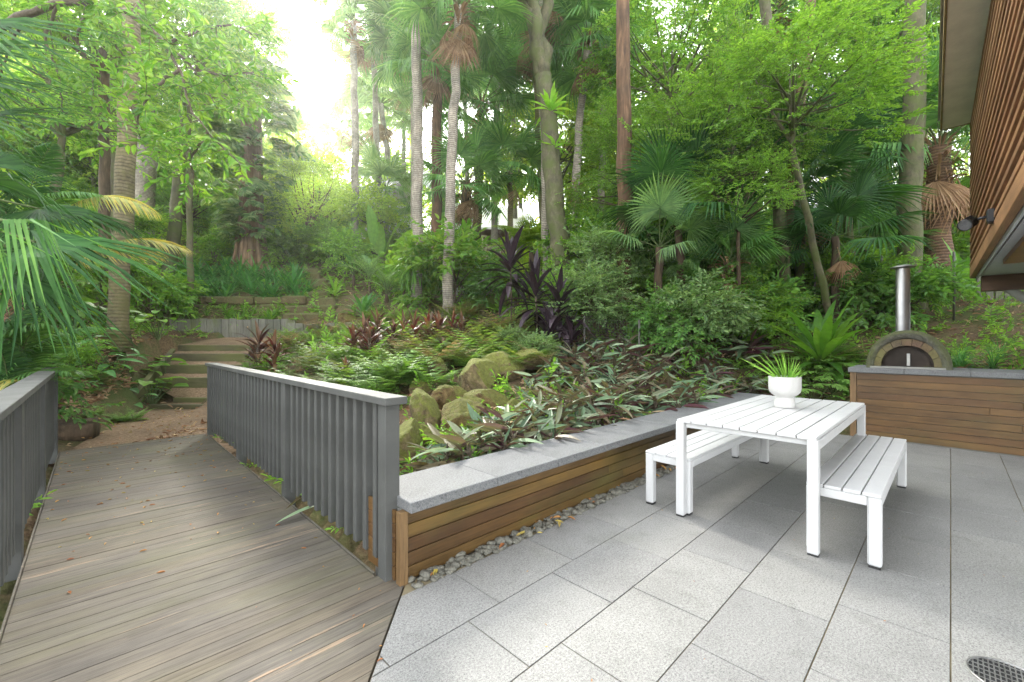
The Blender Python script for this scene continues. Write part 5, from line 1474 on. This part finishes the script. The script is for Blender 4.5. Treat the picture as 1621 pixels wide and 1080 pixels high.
# red cordylines
RC = []
for k in range(4):
    mb = MB(); h = U(.45, .7)
    for z in np.linspace(.12, h, 4): rosette(9, .40, .075, 5 if z < h - .05 else 25, 62 if z < h - .05 else 84, .9, lance, 6, .3, 0, .05, .02, .04, mb, (U(-.02, .02), U(-.02, .02), z))
    RC.append((mb.mesh('cordyline leaves', [M['cordy_red'], M['twig']]), h))
def cordy(label, pos, k, s, mat=None, lst=RC, nm='cordyline', group=None):
    r = thing(nm, label, 'plant', pos, U(0, 6), group)
    me, h = lst[k % len(lst)]
    ob('stem', MB().tube([(0, 0, -.1), (.01, .01, h * s)], [.018 * s, .014 * s], 7).mesh('stem', M['twig'], True), r)
    o = ob('leaves', me, r, None, None, s)
    if mat: swap_mat(o, mat)
cordy('tall red leaved plant at the top of the right railing by the steps', bt(408, 8.9), 0, 1.25)
cordy('lower red leaved plant just in front of the tall one by the steps', bt(435, 8.3), 1, .95)
for k, (px, Y) in enumerate([(575, 8.7), (597, 9.1), (622, 8.8), (640, 9.2), (585, 8.2), (678, 9.0), (697, 8.7), (716, 9.1), (733, 8.8), (690, 9.5), (560, 8.4), (655, 8.4)]):
    cordy('red leaved plant in the row across the middle of the fern bank', bt(px, Y), k, U(.85, 1.1), None, RC, 'cordyline', 'red leaved row in the fern bank')
for px, Y in [(548, 7.0), (700, 8.0)]:
    cordy('small bronze leaved plant low among the ferns', bt(px, Y), 2, .55, None, RC, 'cordyline', 'bronze plants among the ferns')
# dark cordylines
DC = []
for k in range(3):
    mb = rosette(30, .78, .115, -35, 84, 1.0, lance, 7, .35, -.28, .12)
    DC.append(mb.mesh('dark cordyline leaves', [M['cordy_dark'], M['twig']]))
for k, (px, py, Y, s, lab) in enumerate([(808, 425, 10.2, 1.25, 'highest of the almost black strap leaved plants'), (848, 470, 9.6, 1.3, 'wide almost black plant below the highest one'), (885, 490, 9.0, 1.2, 'almost black plant nearest the mossy forked trunk'), (872, 535, 8.6, 1.0, 'lowest almost black plant above the wire mesh'), (905, 540, 8.7, .85, 'small almost black plant leaning right over the wire mesh')]):
    b = bt(px, Y); t = P(px, py, Y) - b
    r = thing('dark_cordyline', lab, 'plant', b)
    ob('stem', MB().tube([(0, 0, -.1), (.03, 0, t[2] * .5), (0, 0, t[2])], .022, 7).mesh('stem', M['twig'], True), r)
    ob('leaves', DC[k % 3], r, (0, 0, t[2]), (0, 0, U(0, 6)), s)
    if k in (1, 2):
        mb = rosette(7, .42, .085, 55, 88, .5, lance, 5, .3); ob('young_leaves', mb.mesh('young leaves', [M['nest'], M['stem']]), r, (0, 0, t[2] + .1))

# nest ferns
def nest(label, b, n, L, Wd, mat, lo=12, hi=80, bend=.75):
    r = thing('nest_fern', label, 'fern', b, U(0, 6))
    mb = rosette(n, L, Wd, lo, hi, bend, lambda t: (.28 + .72 * np.clip(t * 1.7, 0, 1)) * np.clip((1 - t) * 2.4, 0, 1) ** .65, 14, .14, 0, .1, .055)
    ob('fronds', mb.mesh('nest fern fronds', [mat, M['stem']]), r, (0, 0, .0))
    return r
nest('huge nest fern with upright wavy fronds left of the oven', bt(1300, 7.95, .16), 48, 1.25, .17, M['nest'], -10, 80, .75)
nest('bright nest fern under the corner of the timber house', bt(1530, 10.3, .2), 26, 1.35, .17, M['nest'], 30, 84, .55)
nest('small upright nest fern in front of the dark red trunk', bt(1000, 9.0), 16, .65, .09, M['nest'], 30, 80, .5)
nest('nest fern beside the banked ferns left of the staghorn trunk', bt(575, 13), 22, .9, .13, M['clivia'], 15, 70, .7)
nest('nest fern in the shade at the foot of the palms', bt(760, 13.5), 18, .8, .10, M['clivia'], 15, 75, .6)
nest('nest fern by the stone steps', bt(530, 15), 18, .8, .12, M['leaf_mid'], 15, 70, .7)
# epiphytes
def epiphyte(label, p, n, L, mat, droop=False):
    r = thing('epiphyte_fern', label, 'fern', p)
    mb = rosette(n, L, L * .16, 5, 70, 1.0, lance, 6, .1, 0, .08, .08)
    if droop:
        for k in range(46):
            a = U(0, 6.28); l = U(.5, .95); v, f = blade(l, .05, 6, strap, U(-.2, .6), U(1.3, 2.0), .1, .6)
            mb.place([(v, [(f, 0)])], rotZ([a]), np.array([[.12 * math.cos(a), .12 * math.sin(a), U(-.45, .0)]]))
            for s_ in (-1, 1):
                v, f = blade(l * .35, .035, 4, strap, -1.1, .5, .1); mb.place([(v, [(f, 0)])], rotZ([a + .5 * s_]), np.array([[(.1 + .42 * l) * math.cos(a), (.1 + .42 * l) * math.sin(a), U(-.85, -.15)]]))
    ob('fronds', mb.mesh('epiphyte fronds', [mat, M['stem']]), r)
epiphyte('big staghorn fern bushing out around the pale palm trunk', P(655, 415, 12.85), 26, .75, M['nest'], True)
epiphyte('upper bright fern growing on the mossy forked trunk', P(872, 178, 12.1), 20, .75, M['nest_pale'])
epiphyte('lower bright fern growing on the mossy forked trunk', P(878, 236, 12.1), 14, .6, M['nest_pale'])
# brown nest of old fronds on the banded palm
r = thing('epiphyte_fern', 'brown bundle of dead fronds caught on the banded palm', 'fern', P(911, 310, 14.4))
mb = rosette(60, .42, .06, -85, 60, 1.6, strap, 5, .2, -.25, .3); ob('fronds', mb.mesh('dead bundle', [M['dead'], M['twig']]), r)

# tree fern behind the dark cordylines
TF = [fern_mb(1.6, 17, .65, 1.3).mesh('tree fern frond', [M['leaf_lime'], M['stem']]) for _ in range(2)]
b = bt(842, 15.5); t = P(842, 395, 15.5) - b
r = thing('tree_fern', 'yellow green tree fern in front of the shaded veranda', 'fern', b)
ob('trunk', MB().tube([(0, 0, -.2), (0, .03, t[2] * .5), (0, 0, t[2])], [.16, .13, .11], 10, jit=.05).mesh('trunk', M['bark_brown'], True), r)
for k, a in enumerate(golden(17)):
    o = ob('frond', TF[k % 2], r, (0, 0, t[2]), (0, -math.radians(-5 + 40 * k / 17), a), U(.9, 1.15))

# ferns on the bank
FR = {k: [] for k in ('fern', 'fern_olive', 'fern_dry')}
for mname in FR:
    for k in range(2):
        mb = MB()
        for i, a in enumerate(golden(8)):
            f_ = fern_mb(.74 * U(.8, 1.15), 9, math.radians(U(40, 82)), U(.8, 1.5))
            mb.place(f_, rotZ([a]), np.zeros((1, 3)), [1.0])
        FR[mname].append(mb.mesh('fern fronds', [M[mname], M['stem']]))
def fern(label, b, kind, s, group):
    r = thing('fern', label, 'fern', b, U(0, 6), group); ob('fronds', random.choice(FR[kind]), r, (0, 0, 0), None, s)
def scatter(n, f): 
    k = 0
    while k < n:
        if f(): k += 1
def sc1():
    px, Y = U(480, 690), U(6.0, 8.4); fern('fresh green fern on the bank above the boardwalk railing', bt(px, Y), random.choice(['fern', 'fern', 'fern', 'fern_olive']), U(.7, 1.2), 'fresh ferns above the railing'); return 1
scatter(34, sc1)
def sc2():
    px, Y = U(630, 860), U(6.9, 10.5); fern('faded fern among the rocks and red leaved plants', bt(px, Y), random.choice(['fern_olive', 'fern_dry', 'fern_olive', 'fern']), U(.7, 1.25), 'faded ferns up the bank'); return 1
scatter(74, sc2)
def sc3():
    px, Y = U(440, 800), U(9.6, 12.5); fern('fern under the palms on the upper bank', bt(px, Y), random.choice(['fern_olive', 'fern', 'fern_dry', 'fern']), U(.6, 1.0), 'ferns under the palms'); return 1
scatter(70, sc3)
def sc4():
    px, Y = U(385, 470), U(7.6, 9.6); fern('soft fern beside the steps at the railing end', bt(px, Y), random.choice(['fern', 'fern_olive']), U(.5, .8), 'ferns beside the steps'); return 1
scatter(12, sc4)
def sc5():
    px, Y = U(112, 215), U(6.5, 8.0); fern('small fern in the leaf litter left of the path', bt(px, Y), 'fern', U(.35, .6), 'ferns in the leaf litter'); return 1
scatter(9, sc5)
def sc6():
    px, Y = U(1180, 1345), U(7.6, 9.0); fern('low fern under the huge nest fern', bt(px, Y), random.choice(['fern', 'fern_olive']), U(.45, .75), 'ferns under the nest fern'); return 1
scatter(14, sc6)

# split leaved philodendrons below the nest fern
PH = []
sp_ = pinnate_mb(.24, 6, .13, .045, .1, .7, 62, .4, 3, .08, .005, strap, -.05)
vv, ff = blade(.23, .07, 5, lance, .1, .7, .1); sp_.add(vv, ff)
for k in range(2):
    mb = MB()
    for i, a in enumerate(golden(12)):
        el = math.radians(15 + 60 * i / 12); p = U(.3, .55); tip = np.array([math.cos(el) * math.cos(a), math.cos(el) * math.sin(a), math.sin(el)]) * p
        mb.tube([(0, 0, 0), tip], [.007, .004], 4, 1, False); mb.place(sp_, rotZ([a]), tip[None], [U(.8, 1.2)])
    PH.append(mb.mesh('split leaves', [M['fern'], M['stem']]))
for k, (px, Y) in enumerate([(1262, 7.4), (1290, 7.2), (1318, 7.3), (1240, 7.7), (1300, 7.7), (1335, 7.6), (1275, 8.0), (1228, 7.9)]):
    r = thing('split_leaf_plant', 'pale split leaved plant at the foot of the huge nest fern', 'plant', bt(px, Y), U(0, 6), 'split leaved plants left of the oven'); ob('leaves', PH[k % 2], r, None, None, U(.8, 1.1))

# purple backed plants behind the seat wall
PP = []
for k in range(5):
    mb = MB(); 
    for s_ in range(4):
        a0 = U(0, 6.28); hgt = U(.10, .36); ln = U(.02, .16)
        b0 = np.array([U(-.12, .12), U(-.12, .12), -.05]); t0 = b0 + np.array([math.cos(a0) * ln, math.sin(a0) * ln, hgt])
        mb.tube([b0, (b0 + t0) / 2 + np.array([0, 0, .03]), t0], [.008, .007, .006], 5, 1, False)
        rosette(6, .42, .066, -25, 38, .55, lance, 7, .45, -.06, .04, .0, .05, mb, tuple(t0), rollj=.55)
    for s_ in range(3):
        v, f = blade(U(.2, .36), U(.02, .05), 5, lance, U(-.4, .3), U(.3, 1.2), .5)
        mb.place([(v, [(f, 2)])], rotZ([U(0, 6.28)]) @ rotX(np.array([U(-1.5, 1.5)])), np.array([[U(-.2, .2), U(-.2, .2), U(.0, .12)]]))
    PP.append(mb.mesh('purple backed leaves', [M['purple'], M['twig'], M['litter']]))
k = 0
random.seed(5)
while k < 125:
    u_ = 1.7 + 6.9 * random.random() ** .85; wdt = np.interp(u_, [1.6, 3, 4.0, 5, 6, 8.6], [.35, .55, 1.0, 2.0, 2.7, 2.9])
    v_ = 2.62 + wdt * random.random() ** 1.15
    if u_ > 7.9: v_ = U(1.6, 5.2)
    p = W(u_, v_); 
    r = thing('purple_backed_plant', 'long leaved plant with purple backs behind the low granite topped wall', 'plant', (p[0], p[1], gz(p[0], p[1])), U(0, 6.28), 'purple backed plants behind the seat wall')
    ob('leaves', PP[k % 5], r, None, (U(-.12, .12), U(-.12, .12), 0), U(.62, 1.0) * float(np.interp(u_, [1.6, 3.5, 6], [.8, .9, 1.05]))); k += 1
for px, Y in [(1120, 9.4), (1170, 8.8), (1195, 8.6), (1090, 9.6), (1150, 9.2), (1210, 9.0), (1060, 9.2), (1180, 9.6)]:
    r = thing('purple_backed_plant', 'taller long leaved plant at the back of the purple bed', 'plant', bt(px, Y), U(0, 6), 'taller plants behind the purple bed'); ob('leaves', PP[k % 5], r, (0, 0, .05), None, 1.2); k += 1
# two strap leaves lying on the deck
SLF = thing('fallen_leaf', 'pair of long strap leaves poking through the railing onto the deck', 'leaf', P(470, 812, 900.4 / 272) * np.array([1, 1, 0]))
mb = MB()
for (a, b, w_, rl) in [((512, 806, .05), (436, 834, .012), .052, 0), ((497, 790, .09), (452, 812, .012), .05, 1.1)]:
    q = [np.array([(x - CX) / FPX, 1, 0]) * (900.4 / (y - 540)) + np.array([0, 0, z]) for x, y, z in (a, b)]
    d = q[1] - q[0]; L = np.linalg.norm(d); v, f = blade(L, w_, 8, lance, .1, .2, .3)
    mb.place([(v, [(f, 0)])], frame(d[None]) @ rotX(np.array([rl])), (q[0] - np.array(SLF.location))[None])
ob('leaves', mb.mesh('strap leaves', M['purple']), SLF)

# ================================================================ rocks
def rock(label, px, py, Y, s, mat, rot=0.0, group=None):
    p = P(px, py, Y) + np.array([0, 0, .05])
    v, f = ico(4); v = v.copy(); sd = Vector((U(0, 50), U(0, 50), 0))
    nn = np.array([mnoise.fractal(Vector(q) * 1.1 + sd, 1, 2.1, 5) for q in v])
    pl = rand_dirs(16); cut = RNG.uniform(.52, .86, 16); dd = v @ pl.T          # broken faces
    v = v * np.minimum(1, (cut / np.maximum(dd, .05)).min(1))[:, None]
    fine = np.array([mnoise.fractal(Vector(q) * 4.5 + sd, 1, 2.1, 5) for q in v])
    v = v * (1.32 + .05 * nn + .07 * fine)[:, None] * np.array(s) / 2
    r = ob('rock', MB().add(v, f).mesh('rock', mat, False), None, p, (U(-.2, .2), U(-.2, .2), rot))
    tag(r, label, 'rock', group)
for a in [('round mossy boulder near the end of the right railing', 678, 660, 5.0, (.34, .4, .5), 'rock', .3), ('pale sandstone block right of the round mossy boulder', 728, 672, 4.8, (.52, .4, .38), 'rock_yellow', .2),
          ('yellow stained rock above the pale sandstone block', 772, 640, 5.6, (.50, .4, .36), 'rock_yellow', .4), ('big tilted mossy slab in the middle of the rocky bank', 757, 608, 6.3, (.55, .6, .70), 'rock', -.5),
          ('dark mossy rock behind the big tilted slab', 795, 592, 6.9, (.8, .6, .5), 'rock', .2), ('small mossy rock right of the yellow stained one', 815, 655, 5.5, (.38, .3, .3), 'rock', 1),
          ('mossy rock beside the near railing post', 642, 715, 4.0, (.34, .4, .42), 'rock', .6), ('low mossy stone in front of the round boulder', 700, 705, 4.5, (.40, .3, .24), 'rock', .1),
          ('mossy rock half hidden by purple leaves', 855, 632, 6.0, (.42, .4, .32), 'rock', .8), ('mossy rock behind the railing cap', 668, 622, 6.2, (.3, .3, .3), 'rock', .4), ('flat mossy stone left of the tilted slab', 722, 630, 5.9, (.36, .3, .22), 'rock_yellow', .4),
          ('mossy rock seen through the near balusters', 610, 760, 4.0, (.4, .4, .34), 'rock', .4), ('sandstone block at the foot of the stone steps', 548, 510, 13, (.7, .5, .45), 'rock_yellow', .2), ('rounded rock under the shaggy palm', 640, 520, 11.8, (.6, .5, .4), 'rock', .5),
          ('mossy slab lying above the dark mossy rock', 830, 575, 7.4, (.7, .5, .35), 'rock', -.3), ('grey mossy stone between the faded ferns', 690, 588, 6.9, (.45, .4, .35), 'rock', .9), ('yellow stone wedged below the tilted slab', 742, 652, 5.3, (.34, .3, .26), 'rock_yellow', .7), ('mossy block low beside the round boulder', 660, 700, 4.3, (.36, .34, .3), 'rock', 1.4), ('sandstone lump behind the round boulder', 700, 640, 5.5, (.36, .34, .3), 'rock_yellow', 1.1), ('small angular stone in front of the yellow stained rock', 790, 672, 5.0, (.3, .26, .22), 'rock', .2)]:
    rock(a[0], a[1], a[2], a[3], a[4], M[a[5]], a[6])

# ================================================================ shrubs
for px, Y, h, kind, leaf, s, lab in [
    (850, 7.9, .45, 'finebush', 'leaf_blue', .42, 'pale leaved shrub in front of the almost black plants'), (815, 8.4, .5, 'finebush', 'leaf_blue', .42, 'small pale shrub left of the pale leaved one'),
    (930, 9.6, 1.5, 'finebush', 'leaf_blue', .95, 'grey green shrub left of the dark red trunk'), (960, 10.6, 2.3, 'finebush', 'leaf_blue', 1.05, 'tall grey green shrub behind the dark red trunk'),
    (1060, 8.8, 1.2, 'shrub', 'leaf_dark', .8, 'dark shrub behind the wire mesh'), (1095, 8.8, 1.4, 'shrub', 'leaf_blue', .85, 'rounded grey green shrub right of the small silvery palm'),
    (1130, 9.8, 1.6, 'shrub', 'leaf_dark', .9, 'dark glossy shrub left of the shaggy palm'), (1190, 9.6, 1.3, 'shrub', 'leaf_mid', .8, 'green shrub right of the shaggy palm'), (1225, 9.6, 1.0, 'bigbush', 'leaf_dark', .75, 'broad leaved shrub behind the purple bed'),
    (1215, 8.9, .8, 'bigbush', 'leaf_mid', .5, 'low broad leaved shrub left of the huge nest fern'), (1355, 9.6, 1.1, 'bigbush', 'leaf_dark', .8, 'dark broad leaved shrub right of the huge nest fern'), (1390, 10.5, 1.4, 'shrub', 'leaf_mid', .9, 'green shrub below the flue cap'),
    (1440, 9.8, 1.0, 'bigbush', 'leaf_dark', .75, 'dark shrub right of the flue'), (1320, 10.5, 1.6, 'shrub', 'leaf_mid', .9, 'green shrub behind the huge nest fern'), (1270, 11.5, 1.7, 'bigbush', 'leaf_mid', .9, 'broad shrub at the foot of the red barked trunk'),
    (1010, 10.8, 1.3, 'shrub', 'leaf_mid', .8, 'bright shrub right of the dark red trunk'), (790, 12.5, 1.0, 'bigbush', 'leaf_dark', .7, 'dark broad shrub under the shaggy palm'), (880, 11, 1.2, 'shrub', 'leaf_mid', .8, 'green shrub at the foot of the mossy forked tree'),
    (930, 12.5, 2.2, 'shrub', 'leaf_bright', 1.1, 'bright shrub right of the mossy forked tree'), (1050, 12.5, 2.0, 'shrub', 'leaf_mid', 1.1, 'tall green shrub between the red trunk and the fan palms'), (1120, 13, 2.2, 'shrub', 'leaf_dark', 1.2, 'tall dark shrub behind the shaggy palm'),
    (1500, 12.6, 1.5, 'bigbush', 'leaf_bright', 1.0, 'bright shrub right of the brown palm'), (1590, 13.5, 2.6, 'shrub', 'leaf_bright', 1.4, 'bright shrub beyond the house corner'),
    (620, 15.5, .8, 'bigbush', 'leaf_mid', .55, 'bright broad shrub left of the staghorn trunk'), (545, 17.5, 1.4, 'bigbush', 'leaf_mid', .9, 'broad shrub right of the stone steps'), (450, 18.5, 1.0, 'bigbush', 'leaf_mid', .8, 'broad shrub beside the fig roots'),
    (520, 19, 1.8, 'shrub', 'leaf_mid', 1.1, 'rounded shrub in the haze right of the fig'), (340, 18, 1.1, 'shrub', 'leaf_bright', 1.0, 'bright shrub left of the fig roots'), (310, 22, 1.2, 'shrub', 'leaf_lime', 1.1, 'lime shrub up the slope left of the fig'), (730, 14.5, .9, 'bigbush', 'leaf_dark', .7, 'dark shrub below the picket edging'),
    (672, 16.5, 1.2, 'bigbush', 'leaf_mid', .6, 'leafy shrub against the lattice'), (720, 19.5, 2.2, 'shrub', 'leaf_bright', 1.0, 'bright climbing shrub in front of the lattice'), (790, 15, 1.2, 'shrub', 'leaf_lime', .8, 'lime shrub below the veranda'), (875, 17, 1.6, 'shrub', 'leaf_lime', 1.1, 'lime shrub behind the mossy forked trunk'),
    (590, 19.5, 3.4, 'shrub', 'leaf_lime', 1.3, 'lime shrub hiding the foot of the pale gable'), (645, 20.5, 2.0, 'shrub', 'leaf_bright', 1.0, 'bright shrub between the gable and the lattice'),
    (60, 9.5, 1.5, 'bigbush', 'leaf_mid', 1.0, 'broad shrub behind the left fan palm'), (110, 11.5, 1.8, 'shrub', 'leaf_mid', 1.2, 'green shrub behind the slim dark trunk'), (-30, 8, 1.4, 'bigbush', 'leaf_dark', 1.0, 'dark broad shrub at the left edge'), (240, 13, 1.3, 'bigbush', 'leaf_bright', .9, 'bright broad shrub behind the elephant ears'),
    (85, 7.0, .6, 'shrub', 'leaf_mid', .5, 'low bush behind the left railing end'), (40, 5.6, .6, 'bigbush', 'leaf_dark', .6, 'dark bush below the left railing')]:
    shrub('shrub', lab, px, Y, h, kind, M[leaf], None, s)
random.seed(33); k = 0
while k < 120:
    px, Y = U(-300, 1800), U(13, 34)
    if 620 < px < 830 and Y > 18: continue
    if 420 < px < 560 and Y < 18: continue
    if 240 < px < 500 and Y < 17.5: continue
    shrub('shrub', 'leafy bush among the undergrowth up the slope', px, Y, U(1.0, 3.0), random.choice(['shrub', 'bigbush', 'shrub']), random.choice([M['leaf_bright'], M['leaf_mid'], M['leaf_lime']] if px < 900 else [M['leaf_mid'], M['leaf_bright'], M['leaf_dark'], M['leaf_lime']]), 'bushes up the slope', U(.8, 1.6)); k += 1
# small feather palms and cycads between them
CY_ = [pinnate_mb(1.1, 30, .22, .028, .9, 1.3, 62, .5, 3).mesh('small feather', [M[m], M['stem']]) for m in ('palm_pale', 'palm_mid')]
for k, (px, Y, h, n, s) in enumerate([(585, 15, .5, 11, 1.1), (560, 15.8, .5, 10, 1.0), (612, 14, .3, 10, .9), (540, 18, .8, 11, 1.2), (640, 14.2, .4, 9, .9), (1085, 11, .7, 9, 1.0), (1110, 11.4, .6, 9, 1.0), (1205, 10.6, .6, 10, 1.0), (1190, 11.2, .8, 9, 1.1), (1540, 13, .8, 12, 1.3), (1575, 12, .7, 11, 1.2), (1500, 15, 1.6, 12, 1.5), (1400, 13, .7, 10, 1.0),
                                      (760, 15, .4, 9, .9), (330, 20, .4, 9, 1.1), (1300, 13, .9, 11, 1.2), (1360, 14, .7, 10, 1.2)]):
    r = thing('small_feather_palm', 'small feather leaved palm among the bushes', 'palm tree', bt(px, Y), U(0, 6), 'small feather palms among the bushes')
    ob('trunk', MB().tube([(0, 0, -.1), (0, 0, h)], [.07, .05], 8).mesh('trunk', M['bark_brown'], True), r)
    for i, a in enumerate(golden(n)): ob('frond', CY_[k % 2], r, (0, 0, h), (0, -math.radians(0 + 45 * i / n), a), s * U(.85, 1.1))
# grassy tufts behind the oven
GT = [rosette(40, .42, .012, 20, 85, 1.3, spear, 5, .3).mesh('grass blades', [M['clivia'], M['stem']]) for _ in range(2)]
for k in range(34):
    u_, v_ = (U(8.65, 9.6), U(-2.6, .6)) if k < 22 else (U(8.6, 10.5), U(-1.5, 1.4)); p = W(u_, v_)
    r = thing('grass_tuft', 'dark grassy tuft on the bank behind the oven counter', 'grass tuft', (p[0], p[1], gz(p[0], p[1])), U(0, 6), 'grassy tufts behind the oven'); ob('blades', GT[k % 2], r, None, None, U(.6, 1.15))
for px, Y, s in [(395, 8.3, 1.2), (402, 8.0, 1.0), (383, 8.8, 1.0)]:
    r = thing('grass_tuft', 'grassy tuft at the far end of the right railing', 'grass tuft', bt(px, Y), U(0, 6), 'grassy tufts by the railing end'); o = ob('blades', GT[0], r, None, None, s); swap_mat(o, M['leaf_mid'])

# ================================================================ ground cover and litter (stuff)
def free(x, y):
    u = x * UX[0] + y * UX[1]; v = x * VX[0] + y * VX[1]
    return ~(((v < 2.52) & (u < 8.6) & (u > -6)) | ((u > -.5) & (u < 1.3) & (v < 7.5) & (v > 0)))
def on_path(x, y): return ((x > -8.8 + .0 * y) & (x < -5.0) & (y > 5) & (y < 13.2) & (x < -4.2 - .25 * (y - 5))) & (x > np.interp(y, [5, 7, 8.6, 9.4, 11.2, 13], [-6.0, -6.9, -7.6, -7.95, -8.7, -9.3]))
n = 15000
Y = 3 + 40 * RNG.random(n) ** 1.7; X = (RNG.uniform(-150, 1800, n) - CX) / FPX * Y
ok = free(X, Y) & ~on_path(X, Y) & ~((Y < 8.2) & (X < -4) & (X > -7.6)); 
bank = (X * VX[0] + Y * VX[1] < 7) & (X * UX[0] + Y * UX[1] < 9) & (X > -4) & (Y < 8.2)
ok &= ~(bank & (RNG.random(n) > .55)); X, Y = X[ok], Y[ok]; Z = gzv(X, Y)
mb = MB(); d = rand_dirs(len(X)); d[:, 2] = np.abs(d[:, 2]) * .7 + .15
sc_ = RNG.uniform(.5, 1.0, len(X)) * np.interp(Y, [3, 10, 40], [.55, .85, 1.7])
pick = RNG.integers(0, 10, len(X)); pool = SPR['small'] + SPR['mid'] + SPR['big'][:2]
for s in range(10):
    q = pick == s; mb.place(pool[s], frame(d[q], jit=.3), np.stack([X[q], Y[q], Z[q] + .02], 1), sc_[q])
o = ob('undergrowth', mb.mesh('undergrowth', [M['leaf_mid'], M['twig']])); tag(o, kind='stuff')
# leaf litter
n = 16000
Y = 2.5 + 13 * RNG.random(n) ** 1.3; X = (RNG.uniform(-200, 1800, n) - CX) / FPX * Y
lit = ((X < -4.2) & (X > -9) & (Y > 4.6) & (Y < 9.8)); keep = free(X, Y) & (~on_path(X, Y) | (RNG.random(n) < .25))
X, Y = X[keep], Y[keep]
n2 = 9000; X2 = RNG.uniform(-8.4, -4.6, n2); Y2 = RNG.uniform(4.9, 9.6, n2); keep = free(X2, Y2) & ~on_path(X2, Y2); X = np.append(X, X2[keep]); Y = np.append(Y, Y2[keep])
Z = gzv(X, Y) + RNG.uniform(.0, .045, len(X))
mb = MB(); d = rand_dirs(len(X)); d[:, 2] *= .35
cv = [(LEAFV * np.array([1, .33, 1]) + np.array([0, 0, .0]), [(LEAFF, 0)])]
mb.place(cv, frame(d, jit=.5), np.stack([X, Y, Z], 1), RNG.uniform(.05, .15, len(X)))
o = ob('leaf_litter', mb.mesh('leaf litter', M['litter'])); tag(o, kind='stuff')
# bright small leaves on deck, path, pebbles and patio edge
def flat_leaves(uv, lo, hi, z=.004):
    m = len(uv); d = np.stack([RNG.normal(0, 1, m), RNG.normal(0, 1, m), RNG.normal(0, .10, m)], 1)
    p = uv[:, :1] * UX + uv[:, 1:] * VX
    return frame(d, jit=.15), np.column_stack([p, np.full(m, z)]), RNG.uniform(lo, hi, m)
mb = MB()
m = 190; v_ = 2.4 + 5.0 * RNG.random(m) ** .5; u_ = RNG.uniform(-.28, 1.1, m)
mb.place(cv, *flat_leaves(np.column_stack([u_, v_]), .012, .05))
m = 22; mb.place(cv, *flat_leaves(np.column_stack([RNG.uniform(-.2, 1.1, m), RNG.uniform(.9, 2.6, m)]), .01, .03))
m = 60; mb.place(cv, *flat_leaves(np.column_stack([RNG.uniform(1.3, 7.4, m), RNG.normal(2.04, .04, m)]), .03, .085, .022))
m = 40; mb.place(cv, *flat_leaves(np.column_stack([RNG.uniform(1.3, 7.4, m), RNG.uniform(-.6, 1.95, m)]), .008, .02))
m = 260; px = RNG.uniform(-6.6, -4.4, m); py = RNG.uniform(5.4, 8.4, m); q = on_path(px, py) & (px * VX[0] + py * VX[1] > 7.5); px, py = px[q], py[q]; m = len(px)
d = np.stack([RNG.normal(0, 1, m), RNG.normal(0, 1, m), RNG.normal(0, .1, m)], 1)
mb.place(cv, frame(d, jit=.15), np.stack([px, py, np.maximum(gzv(px, py), -.1) + .06], 1), RNG.uniform(.02, .06, m))
o = ob('fallen_leaves', mb.mesh('fallen leaves', M['litter_bright'])); tag(o, kind='stuff')
#@@PART4
# ================================================================ camera, sky, light
cam = bpy.data.cameras.new('camera'); co = bpy.data.objects.new('camera', cam); C.objects.link(co)
cam.sensor_fit = 'HORIZONTAL'; cam.sensor_width = 36; cam.lens = 36 * FPX / 1621
cam.clip_start = .05; cam.clip_end = 600
co.location = (0, 0, CAMZ); co.rotation_euler = (PI / 2, 0, 0)
sc = bpy.context.scene; sc.camera = co
w = bpy.data.worlds.new('World'); sc.world = w; w.use_nodes = True
nt = w.node_tree; bg = nt.nodes['Background']
sky = nt.nodes.new('ShaderNodeTexSky'); sky.sky_type = 'NISHITA'; sky.sun_disc = False
EL, AZ = 36.0, -26.0
sky.sun_elevation = math.radians(EL); sky.sun_rotation = math.radians(AZ)
sky.air_density = 1.0; sky.dust_density = 1.6; sky.ozone_density = .6
hs = nt.nodes.new('ShaderNodeHueSaturation'); hs.inputs['Saturation'].default_value = .15
nt.links.new(sky.outputs[0], hs.inputs['Color']); nt.links.new(hs.outputs[0], bg.inputs['Color'])
bg.inputs['Strength'].default_value = .15
sun = bpy.data.lights.new('sun', 'SUN'); so = bpy.data.objects.new('sun', sun); C.objects.link(so)
sun.energy = 2.5; sun.angle = math.radians(14); sun.color = (1, .95, .86)
d = Vector((math.sin(math.radians(AZ)) * math.cos(math.radians(EL)), math.cos(math.radians(AZ)) * math.cos(math.radians(EL)), math.sin(math.radians(EL))))
so.rotation_euler = d.to_track_quat('Z', 'Y').to_euler(); so.location = (0, 0, 30)
sc.view_settings.view_transform = 'Standard'; sc.view_settings.look = 'None'
sc.view_settings.exposure = 3.1; sc.view_settings.gamma = 1
sc.render.engine = 'CYCLES'
cy = sc.cycles
cy.max_bounces = 12; cy.diffuse_bounces = 8; cy.glossy_bounces = 2; cy.transmission_bounces = 8; cy.transparent_max_bounces = 4; cy.volume_bounces = 1
cy.use_denoising = True; cy.denoising_prefilter = 'NONE'; cy.denoising_input_passes = 'RGB_ALBEDO_NORMAL'
try: cy.denoiser = 'OPENIMAGEDENOISE'
except Exception: pass
cy.sample_clamp_indirect = 6

# thin bright air between the trees
hm = bpy.data.materials.new('haze'); hm.use_nodes = True; hnt = hm.node_tree; hnt.nodes.clear()
ho = hnt.nodes.new('ShaderNodeOutputMaterial'); pv = hnt.nodes.new('ShaderNodeVolumePrincipled')
pv.inputs['Color'].default_value = (.95, 1, .93, 1); pv.inputs['Density'].default_value = .0012; pv.inputs['Anisotropy'].default_value = .8
hnt.links.new(pv.outputs[0], ho.inputs['Volume'])
hz = ob('haze', MB().box((0, 0, 25), (300, 300, 80)).mesh('haze', hm)); tag(hz, kind='stuff')
